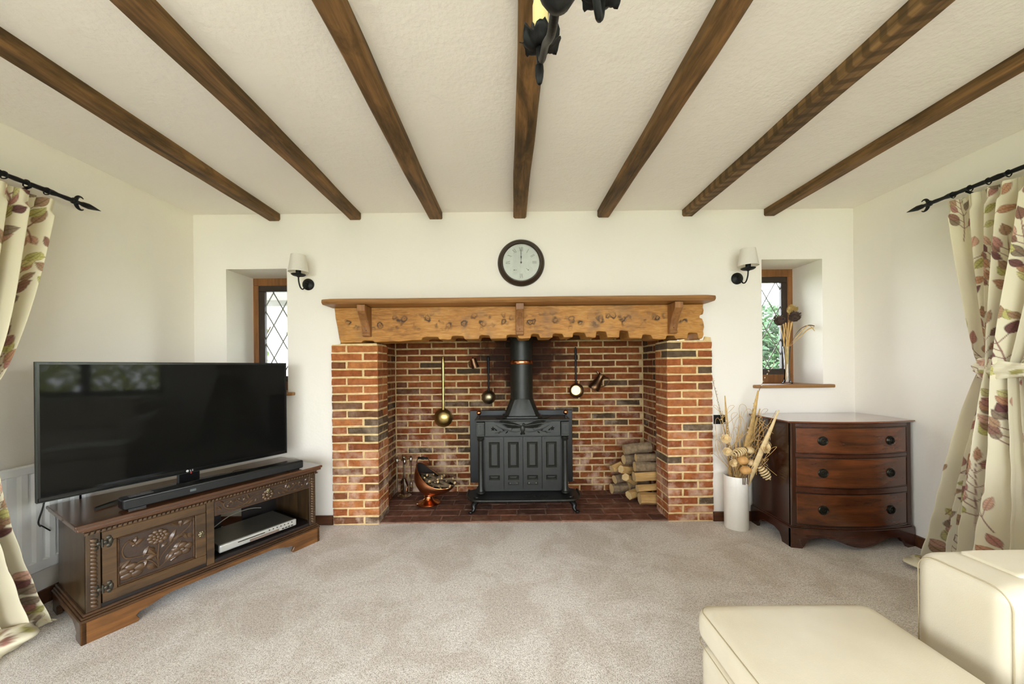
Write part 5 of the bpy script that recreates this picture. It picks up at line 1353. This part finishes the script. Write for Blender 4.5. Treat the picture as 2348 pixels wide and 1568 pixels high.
# ------------------------------------------------------------------ cream leather footstool and sofa
def leather():
    t = NT('cream_leather'); v = t.coord(); f = t.noise(v, 4, 3); t.color(t.ramp(f, [(.3, srgb(206, 195, 169)), (.7, srgb(215, 206, 183))])); t.set(.42, 0, .4)
    vo = t.n('ShaderNodeTexVoronoi'); vo.inputs['Scale'].default_value = 420; t.l(v, vo.inputs['Vector'])
    t.bump(t.math('ADD', t.math('MULTIPLY', vo.outputs['Distance'], .25), t.noise(v, 9, 3)), .12, .006); return t.m
M_lea = leather(); M_seam = plain('leather_seam', srgb(178, 164, 132), .6)
def cushion(nm, x0, x1, y0, y1, z0, z1, rad, crown, par, mat=None, n=22, rz=None):
    """rounded box with a crowned top"""
    rz = rz or rad; mb = MB(); cx, cy, cz = (x0 + x1) / 2, (y0 + y1) / 2, (z0 + z1) / 2; hx, hy, hz = (x1 - x0) / 2, (y1 - y0) / 2, (z1 - z0) / 2
    bm = bmesh.new(); bmesh.ops.create_cube(bm, size=2); bmesh.ops.subdivide_edges(bm, edges=bm.edges, cuts=n, use_grid_fill=True)
    def ax(v, h, r):   # spread the samples so that corners get enough
        s = math.copysign(abs(v) ** .6, v) * h; return s
    for v in bm.verts:
        p = Vector((ax(v.co.x, hx, rad), ax(v.co.y, hy, rad), ax(v.co.z, hz, rz)))
        q = Vector((max(-hx + rad, min(hx - rad, p.x)), max(-hy + rad, min(hy - rad, p.y)), max(-hz + rz, min(hz - rz, p.z))))
        d = p - q
        if d.length > 1e-9:
            e = Vector((d.x / rad, d.y / rad, d.z / rz)); e.normalize(); d = Vector((e.x * rad, e.y * rad, e.z * rz))
        p = q + d
        k = max(0, 1 - (p.x / hx) ** 2) * max(0, 1 - (p.y / hy) ** 2)
        if p.z > 0: p.z += crown * k * (p.z / hz)
        v.co = p + Vector((cx, cy, cz))
    me = bpy.data.meshes.new(nm); bm.to_mesh(me); bm.free(); me.materials.append(mat or M_lea); me.polygons.foreach_set('use_smooth', [True] * len(me.polygons))
    return link(nm, me, par)
OT = thing('footstool', 'large cream leather footstool in the front right on the carpet', 'footstool', (.836, .80, 0))
cushion('base', -.262, .262, -.325, .325, .045, .312, .035, 0, OT); cu = cushion('cushion', -.270, .270, -.335, .335, .312, .420, .042, .018, OT, rz=.04)
def seamloop(nm, hx, hy, z, r, par, sag=0.0, rad=.04):
    pts = []
    for cx, cy, a0 in ((hx - rad, hy - rad, 0), (-hx + rad, hy - rad, PI / 2), (-hx + rad, -hy + rad, PI), (hx - rad, -hy + rad, 1.5 * PI)):
        for k in range(7): a = a0 + k * PI / 12; pts.append((cx + rad * math.cos(a), cy + rad * math.sin(a), z))
    pts.append(pts[0]); MB().tube(pts, r, 6).build(nm, M_seam, par)
seamloop('seam', .262, .327, .4065, .0016, cu); seamloop('seam', .268, .333, .314, .0015, cu)
for x in (-.21, .21):
    for y in (-.27, .27): MB().cyl((x, y, .0005), (x, y, .05), .022, .028, 14).build('foot', M_dark, OT)
SF = thing('sofa', 'cream leather sofa at the right edge facing the footstool', 'sofa', (1.205, .0, 0))
# local x: 0 = front of arms, + = towards the back; y along the sofa
def arm(y0, y1):
    a = cushion('arm', .0, .92, y0, y1, .05, .600, .045, .006, SF, n=26)
    ya, yb = y0 + .045, y1 - .045
    cushion('arm_pad', .095, .90, y0 + .055, y1 - .04, .592, .612, .010, .004, a, n=14)
    pts = [(.012, y1 - .010, .10), (.012, y1 - .010, .545)] + [(.012, y1 - .055 + .045 * math.cos(t * PI / 12), .545 + .045 * math.sin(t * PI / 12)) for t in range(7)] + [(.012, y0 + .055 - .045 * math.sin(t * PI / 12), .545 + .045 * math.cos(t * PI / 12)) for t in range(7)] + [(.012, y0 + .010, .545), (.012, y0 + .010, .10)]
    MB().tube(pts, .0016, 6).build('seam', M_seam, a)
arm(.872, 1.098); arm(-1.40, -1.14)
cushion('base', .03, .88, -1.14, .872, .06, .30, .03, 0, SF); cushion('back', .70, .95, -1.14, .872, .28, .82, .07, 0, SF)
for k in range(2):
    y0 = -1.098 + k * .985; s = cushion('seat_cushion', .015, .74, y0, y0 + .980, .30, .485, .05, .02, SF)
    pl_ = MB()
    for i in range(5): pl_.tube([(.060 + .03 * i, y0 + .979, .440 - .01 * i), (.03 + .012 * i, y0 + .979, .34)], .0035, 6)
    for i in range(14): pl_.tube(smoothpath([(.0155, y0 + .05 + .066 * i, .345), (.0155, y0 + .06 + .066 * i, .42), (.030, y0 + .068 + .066 * i, .466), (.065, y0 + .072 + .066 * i, .484)], 4), .0045, 6)
    pl_.build('pleats', M_lea, s)
for x in (.08, .84):
    for y in (-1.3, 1.0): MB().cyl((x, y, .0005), (x, y, .055), .025, n=14).build('foot', M_dark, SF)

# ------------------------------------------------------------------ curtains printed with leafy sprigs
def fabric():
    t = NT('curtain_leaf_print'); a = t.n('ShaderNodeVertexColor'); a.layer_name = 'print'
    f = t.noise(t.geo((1, 1, 1)), 260, 2); t.color(t.mix(t.math('MULTIPLY', f, .12), a.outputs[0], (.5, .45, .35, 1))); t.set(.85, 0, .15)
    tr = t.n('ShaderNodeBsdfTranslucent'); t.l(a.outputs[0], tr.inputs[0]); x = t.n('ShaderNodeMixShader'); x.inputs[0].default_value = .12
    t.l(t.p.outputs[0], x.inputs[1]); t.l(tr.outputs[0], x.inputs[2]); t.l(x.outputs[0], t.out.inputs[0]); return t.m
M_fab = fabric()
L3 = lambda *c: np.array(srgb(*c)[:3])
PAL = [L3(140, 100, 84), L3(184, 136, 104), L3(190, 182, 112), L3(146, 126, 104), L3(112, 68, 66), L3(204, 160, 136), L3(164, 130, 100), L3(204, 194, 134), L3(176, 124, 110)]
CREAM = L3(230, 221, 192)
def print_cloth(Sg, Tg, seed):
    """Sg,Tg: flat cloth coordinates in metres (arrays). Returns linear RGB of the printed sprigs."""
    q = random.Random(seed); C = np.empty(Sg.shape + (3,)); C[:] = CREAM
    s0, s1 = Sg[0, 0], Sg[0, -1]; t0, t1 = Tg[0, 0], Tg[-1, 0]; ns, nt = Sg.shape[1], Sg.shape[0]
    def region(a, b, c, d):
        i0 = max(0, int(np.searchsorted(Sg[0], a)) - 1); i1 = min(ns, int(np.searchsorted(Sg[0], b)) + 2)
        j0 = max(0, int((c - t0) / (t1 - t0) * (nt - 1))); j1 = min(nt, int((d - t0) / (t1 - t0) * (nt - 1)) + 2)
        return (slice(j0, j1), slice(i0, i1)) if i1 > i0 and j1 > j0 else None
    def leaf(x, y, ang, L, W, col):
        R = region(x - L, x + L, y - L, y + L)
        if R is None: return
        dx, dy = Sg[R] - x, Tg[R] - y; a = (dx * math.cos(ang) + dy * math.sin(ang)) / L; b = (-dx * math.sin(ang) + dy * math.cos(ang)) / W
        a_ = np.clip(a, 0, 1); prof = np.sin(np.pi * a_ ** .85) ** .9
        m = np.clip((prof - np.abs(b)) * W / .0035 + .5, 0, 1) * ((a > -.02) & (a < 1.02))
        vein = np.abs(b) < .10; edge = np.abs(b) > prof * .80
        cc = np.where((vein | edge)[..., None], col * .62, col * (1.0 + .12 * np.sin(a * 40)[..., None] * np.sign(b)[..., None]))
        C[R] = C[R] * (1 - m[..., None]) + cc * m[..., None]
    def seg(x0, y0, x1, y1, w, col):
        R = region(min(x0, x1) - w, max(x0, x1) + w, min(y0, y1) - w, max(y0, y1) + w)
        if R is None: return
        dx, dy = x1 - x0, y1 - y0; LL = dx * dx + dy * dy + 1e-12; t = np.clip(((Sg[R] - x0) * dx + (Tg[R] - y0) * dy) / LL, 0, 1)
        d = np.hypot(Sg[R] - x0 - t * dx, Tg[R] - y0 - t * dy); f = np.clip(1.4 - d / w, 0, 1)[..., None]; C[R] = C[R] * (1 - f) + col * f
    stemc = L3(140, 96, 84)
    def sprig(x, y, ang, sc):
        n = 9; px, py, a = x, y, ang; curv = q.uniform(-.05, .05)
        for i in range(n):
            st_ =   .034 * sc; nx, ny = px + st_ * math.cos(a), py + st_ * math.sin(a); seg(px, py, nx, ny, .0024, stemc); px, py = nx, ny; a += curv
            if i >= 1:
                for sd_ in ((1, -1) if i % 2 else (-1,)) if i < n - 1 else (0,):
                    la = a + sd_ * q.uniform(.6, 1.0); bl = .030 * sc * q.uniform(.7, 1.5)
                    bx, by = px + bl * math.cos(la), py + bl * math.sin(la); seg(px, py, bx, by, .0020, stemc)
                    leaf(bx, by, la + q.uniform(-.25, .25), .068 * sc * q.uniform(.8, 1.15), .0195 * sc * q.uniform(.8, 1.15), PAL[q.randrange(len(PAL))] * q.uniform(.85, 1.1))
    j = 0; y = t1 + .05
    while y > t0 - .3:
        x = s0 - .1 + (.19 if j % 2 else 0)
        while x < s1 + .15:
            sprig(x + q.uniform(-.03, .03), y + q.uniform(-.04, .04), -PI / 2 + q.uniform(-.35, .35), q.uniform(.95, 1.2)); x += .28
        for _ in range(int((s1 - s0) * 3)): leaf(q.uniform(s0, s1), y - .34 + q.uniform(-.05, .05), q.uniform(0, 6.28), .055, .016, PAL[q.randrange(len(PAL))])
        y -= .37; j += 1
    return C
def lerp(a, b, t): return a + (b - a) * t
def curtain(nm, lab, sgn, wall, top, tie, bot, zt, ztie, pleats, seed, cloth=1.45, puddle=.10, step=.0042, outb=.0, mind=0.0, flare=.85, arc_est=3.0):
    """top/tie/bot: (y of the far edge, y of the near edge); wall: wall plane; sgn: +1 right wall"""
    Lz = zt + puddle; ns = int(arc_est / step); nt = int(Lz / step); u = np.linspace(0, 1, ns); v = np.linspace(0, Lz, nt)
    Ug, Vg = np.meshgrid(u, v); Z = zt - Vg; over = np.clip(-(Z - .012), 0, None); Z = np.maximum(Z, .012)
    h = np.clip((Z - ztie) / (zt - ztie), 0, 1); g = np.clip((ztie - Z) / ztie, 0, 1)
    hh = h ** .7; gg = g ** flare
    Y0 = np.where(Z >= ztie, tie[0] + (top[0] - tie[0]) * hh, tie[0] + (bot[0] - tie[0]) * gg); Y1 = np.where(Z >= ztie, tie[1] + (top[1] - tie[1]) * hh, tie[1] + (bot[1] - tie[1]) * gg)
    q = random.Random(seed); ph = [q.uniform(0, 6.3) for _ in range(8)]
    uu = Ug + .018 * np.sin(2 * np.pi * 3 * Ug + ph[0]) * (1 - .3 * h) + .012 * np.sin(5 * Z + 9 * Ug + ph[1]) * (1 - h)
    fold = 2 * np.pi * pleats * uu
    amp = .030 + .020 * (1 - h) * (Z >= ztie) + .020 * (Z < ztie) + .016 * g
    amp = amp * (1 + .35 * np.sin(2 * np.pi * 2.3 * Ug + ph[2]))
    w1 = np.sin(fold + .5 * np.sin(fold + ph[3]))
    nearTie = np.exp(-((Z - ztie) / .10) ** 2)
    X = amp * w1 + .022 * np.sin(2 * np.pi * 1.7 * Ug + ph[4]) * (1 - h) + .05 * np.sin(np.pi * Ug) * (1 - h) * 1.0
    heading = np.clip((Z - (zt - .09)) / .03, 0, 1)
    X = X * (1 - .45 * heading) + .006 * np.sin(fold * 3) * heading
    Yf = .35 * (Y1 - Y0) / pleats * np.sin(2 * fold + ph[5]) * .35
    lateral = np.sin(np.pi * np.clip(Ug * 1.0, 0, 1)) ** .5
    Y = Y0 + (Y1 - Y0) * Ug + Yf * lateral
    depth = .088 + .030 * (1 - h) + outb * gg
    # cloth lying on the carpet
    pd = np.clip(over / max(puddle, 1e-6), 0, 1)
    X = X + over * (.55 + .45 * np.sin(fold * .5 + ph[6])); Y = Y + 0
    Z = Z + pd * .020 * (1 + np.sin(fold * .7 + ph[7])) * (1 - pd * .6)
    # soft creases
    X = X + .004 * np.sin(38 * Z + 6 * np.sin(7 * Ug + ph[1])) * (1 - h) * g
    Xw = wall - sgn * np.maximum(depth + X, .018 + mind * np.clip((.80 - Z) / .10, 0, 1))
    co = np.stack([Xw, Y, Z], -1).reshape(-1, 3).astype(np.float32)
    rows = [int(nt * f) for f in (.12, .3, .7, .85)]; arc = 0
    for r_ in rows:
        d_ = np.hypot(np.diff(Xw[r_]), np.diff(Y[r_])); arc = arc + np.concatenate([[0], np.cumsum(d_)])
    arc = arc / len(rows); Sg = np.repeat(arc[None, :], nt, 0)
    col = print_cloth(Sg, Vg, seed).reshape(-1, 3)
    me = bpy.data.meshes.new(nm); idx = np.arange(ns * nt).reshape(nt, ns)
    qd = np.stack([idx[:-1, :-1], idx[:-1, 1:], idx[1:, 1:], idx[1:, :-1]], -1).reshape(-1, 4)
    me.vertices.add(len(co)); me.vertices.foreach_set('co', co.ravel()); nf = len(qd)
    me.loops.add(nf * 4); me.loops.foreach_set('vertex_index', qd.ravel().astype(np.int32)); me.polygons.add(nf); me.polygons.foreach_set('loop_start', np.arange(0, nf * 4, 4, dtype=np.int32))
    try: me.polygons.foreach_set('loop_total', np.full(nf, 4, dtype=np.int32))
    except Exception: pass
    me.update(calc_edges=True); me.validate()
    at = me.color_attributes.new('print', 'FLOAT_COLOR', 'POINT'); at.data.foreach_set('color', np.concatenate([col, np.ones((len(col), 1))], 1).astype(np.float32).ravel())
    me.polygons.foreach_set('use_smooth', [True] * nf); me.materials.append(M_fab)
    t = thing(nm, lab, 'curtain', (0, 0, 0)); link('cloth', me, t)
    # tie-back band, gathered cloth round the waist of the curtain
    ym, hw = (tie[0] + tie[1]) / 2, abs(tie[0] - tie[1]) / 2; cx = wall - sgn * .13; tb = MB(); cols = []
    def band(uu_, vv_):
        a = 2 * PI * uu_; rr = 1 + .05 * math.sin(a * 9) + .03 * math.sin(a * 17 + vv_ * 9)
        z = (vv_ - .5) * .085 * (1 + .25 * math.sin(a * 3)) + .012 * math.sin(a + 1) - .02 * math.cos(a)
        bulge = .016 * math.sin(PI * vv_) + .003 * math.sin(vv_ * 20 + a * 2)
        return Vector((cx + (.088 + bulge) * rr * math.cos(a) * sgn * -1, ym + (hw * .98 + .015 + bulge) * rr * math.sin(a), ztie + z))
    tb.grid(band, 110, 18, True); b = tb.build('tie_back', M_fab, t, 60, recalc=False)
    mb_ = b.data; S_, T_ = np.meshgrid(np.linspace(0, .8, 110), np.linspace(0, .12, 18)); cc = print_cloth(S_ * 1.0, T_ + .3, seed + 5).reshape(-1, 3)
    at = mb_.color_attributes.new('print', 'FLOAT_COLOR', 'POINT'); at.data.foreach_set('color', np.concatenate([cc, np.ones((len(cc), 1))], 1).astype(np.float32).ravel())
    # hanging rings' small hooks
    return t
def rod(lab, X, y_end, y_far, z, wall):
    t = thing('curtain_rod', lab, 'curtain rod', (X, y_end, z)); L = y_far - y_end
    m = MB(); P = []; R_ = []; n = 160
    for i in range(n + 1):
        s = i / n; P.append((0, L * s, 0)); k = (abs(L) * s / .062) % 1; R_.append(.0105 + (.0035 * math.sin(PI * k) if (int(abs(L) * s / .062) % 3 == 1) else 0) + .0008 * math.sin(s * 300))
    m.tube(P, R_, 12); m.build('bar', M_blk, t)
    e = 1 if L < 0 else -1; f_ = MB()
    f_.lathe([(.011, 0), (.016, .006), (.016, .012), (.010, .022), (.009, .040), (.013, .05), (.015, .075), (.010, .10), (.001, .135)], 14, M=rot_to((0, e, 0))); f_.build('spear_finial', M_blk, t)
    c = MB(); c.tube([(0, e * (.040 + .022 * math.cos(a)), .034 * math.sin(a)) for a in [(-2.2 + 4.4 * i / 20) + PI for i in range(21)]], [.002 + .007 * math.sin(PI * i / 20) for i in range(21)], 8); c.build('crescent', M_blk, t)
    for k in range(6):
        y = -e * (.10 + .075 * k); r = MB(); r.tube([(.0165 * math.cos(a * PI / 8), y + .002 * math.sin(a), .0165 * math.sin(a * PI / 8) - .004) for a in range(17)], .0028, 6); r.build('ring', M_blk, t)
    bx = wall - X
    for y in (-e * .16, -e * 1.4):
        b = MB(); b.tube([(0, y, -.012), (bx * .5, y, -.028), (bx, y, -.030)], .006, 8).cyl((bx, y, -.03), (bx * .96, y, -.03), .022, n=14)
        b.build('bracket', M_blk, t)
XR = WALL_R - .095; XL = WALL_L + .095
rod('black iron curtain rod with spear finial on the right wall', XR, 2.115, -1.2, 2.090, WALL_R)
rod('black iron curtain rod with spear finial on the left wall', XL, 1.870, -1.2, 2.040, WALL_L)
curtain('leaf_curtain', 'cream leaf-print curtain tied back on the right wall', 1, WALL_R, (2.035, 1.30), (1.855, 1.60), (2.10, 1.32), 2.056, 1.130, 10, 3, 2.2, .01, outb=.05, arc_est=3.2)
curtain('leaf_curtain', 'cream leaf-print curtain tied back on the left wall', -1, WALL_L, (1.800, 1.10), (1.500, 1.24), (1.665, 1.05), 2.006, 1.080, 9, 8, 2.1, .01, outb=.03, mind=.075, flare=1.9, arc_est=2.6)

def hem_bunch(par, pts, r, seed):
    """surplus cloth lying in a rumpled roll on the carpet"""
    q = random.Random(seed); P = smoothpath(pts, 14); n = len(P); m = MB(); ph = [q.uniform(0, 6.3) for _ in range(6)]; nu = 40
    def f(u, v):
        i = min(n - 1, int(v * (n - 1) + .5)); a = 2 * PI * u; c = P[i]; t = (P[min(i + 1, n - 1)] - P[max(i - 1, 0)]).normalized(); sd = Vector((-t.y, t.x, 0))
        rr = r * (math.sin(PI * min(1, max(0, v))) ** .45) * (1 + .22 * math.sin(3 * a + 9 * v + ph[0]) + .16 * math.sin(5 * a - 14 * v + ph[1]) + .18 * math.sin(21 * v + ph[2]))
        return Vector((c.x, c.y, 0)) + sd * rr * math.cos(a) * 1.25 + Vector((0, 0, max(.004, r * .62 + rr * .72 * math.sin(a))))
    m.grid(f, nu, n, True); o = m.build('hem_fold', M_fab, par, 60, recalc=False)
    S_, T_ = np.meshgrid(np.linspace(0, .5, nu), np.linspace(0, .7, n)); cc = print_cloth(S_, T_, seed).reshape(-1, 3)
    at = o.data.color_attributes.new('print', 'FLOAT_COLOR', 'POINT'); at.data.foreach_set('color', np.concatenate([cc, np.ones((len(cc), 1))], 1).astype(np.float32).ravel())
cr_ = [o for o in COL.objects if o.name.startswith('leaf_curtain')]
hem_bunch(cr_[0], [(2.30, 1.62, 0), (2.31, 1.80, 0), (2.29, 1.97, 0), (2.30, 2.10, 0)], .055, 31)
hem_bunch(cr_[1], [(-2.12, 1.25, 0), (-2.11, 1.40, 0), (-2.13, 1.55, 0), (-2.20, 1.68, 0)], .060, 32)
# ------------------------------------------------------------------ hanging candle light
CH = thing('candle_chandelier', 'black iron candle chandelier hanging from the ceiling near the viewer', 'chandelier', (.060, .42, CEIL))
m = MB(); m.cyl((0, 0, -.001), (0, 0, -.02), .05, n=24).cyl((0, 0, -.02), (0, 0, -.50), .008, n=12); m.build('ceiling_stem', M_blk, CH)
m = MB(); m.lathe([(.008, -.49), (.020, -.52), (.014, -.56), (.026, -.60), (.030, -.66), (.018, -.69), (.026, -.705), (.022, -.725), (.014, -.738), (.001, -.745)], 20); m.build('hub', M_blk, CH)
M_cream = plain('candle_cream', srgb(238, 218, 150), .45, var=.04); M_bulb = clearglass(); M_bulb.name = 'bulb_glass'
M_fil = plain('bulb_core', srgb(236, 236, 232), .3)
def candle_arm(tip, sag, pend=True, lift=0.0):
    T = Vector(tip); a = MB()
    base = Vector((T.x * .06, T.y * .06, -.715 + lift))
    a.tube(smoothpath([base, Vector((T.x * .30, T.y * .30, -.700 + lift)), Vector((T.x * .62, T.y * .62, -.640 + lift)), Vector((T.x * .90, T.y * .90, T.z - .055)), T + Vector((0, 0, -.012))], 7), .0062, 10)
    a = a.build('arm', M_blk, CH)
    c = MB(); n = 48; vs = []        # ruffled leaf drip pan
    for (r_, z, w) in ((.004, -.012, 0), (.016, -.012, .0), (.025, -.007, .003), (.031, .001, .006), (.036, .004, .009)):
        for k in range(n):
            t = 2 * PI * k / n; rr = r_ * (1 + (.10 * math.sin(t * 7) + .06 * math.sin(t * 13 + 1)) * (r_ / .036)); vs.append(T + Vector((rr * math.cos(t), rr * math.sin(t), z + w * math.sin(t * 7 + .8) - .5 * w * math.sin(t * 3))))
    c.add(vs, [(i * n + k, i * n + (k + 1) % n, i * n + n + (k + 1) % n, i * n + n + k) for i in range(4) for k in range(n)])
    c = c.build('drip_pan', M_blk, a, 60, recalc=False); so2 = c.modifiers.new('thick', 'SOLIDIFY'); so2.thickness = .0015
    k = MB(); 
    for i in range(4):
        t = i * PI / 2 + .4; k.prism([(-.008, 0), (.008, 0), (.007, .016), (0, .026), (-.007, .016)], lambda x, z, d, t=t: T + Vector(((.0165 + d) * math.cos(t) - x * math.sin(t), (.0165 + d) * math.sin(t) + x * math.cos(t), .006 + z)), 0, .0015)
    k.lathe([(.017, -.006), (.0165, .012)], 16, tuple(T)); k.build('candle_cup', M_blk, a, 0)
    MB().lathe([(.0145, .0), (.0145, .068), (.012, .078), (.008, .081)], 20, tuple(T)).build('candle_tube', M_cream, a)
    b = MB().lathe([(.010, .074), (.016, .086), (.019, .10), (.0178, .12), (.011, .145), (.003, .165)], 20, tuple(T)).build('bulb', M_bulb, a)
    MB().lathe([(.004, .078), (.005, .095), (.0065, .105), (.003, .12)], 12, tuple(T)).build('filament_stem', M_fil, b)
    if pend:
        p = MB(); p.tube([T + Vector((-.003, 0, -.012)), T + Vector((-.003, 0, -.045))], .0055, 10)
        p.lathe([(.005, -.043), (.008, -.046), (.0085, -.055), (.0075, -.066), (.005, -.077), (.003, -.079)], 14, tuple(T + Vector((-.003, 0, 0)))); p.build('pendant', M_blk, a)
TZ = 1.764 - CEIL
candle_arm((.097, .178, TZ + .006), .03, False, .10)
for tip in ((.003, .260), (-.245, .02), (-.12, -.22), (.15, -.20), (.25, .0)): candle_arm((tip[0], tip[1], TZ), .03)
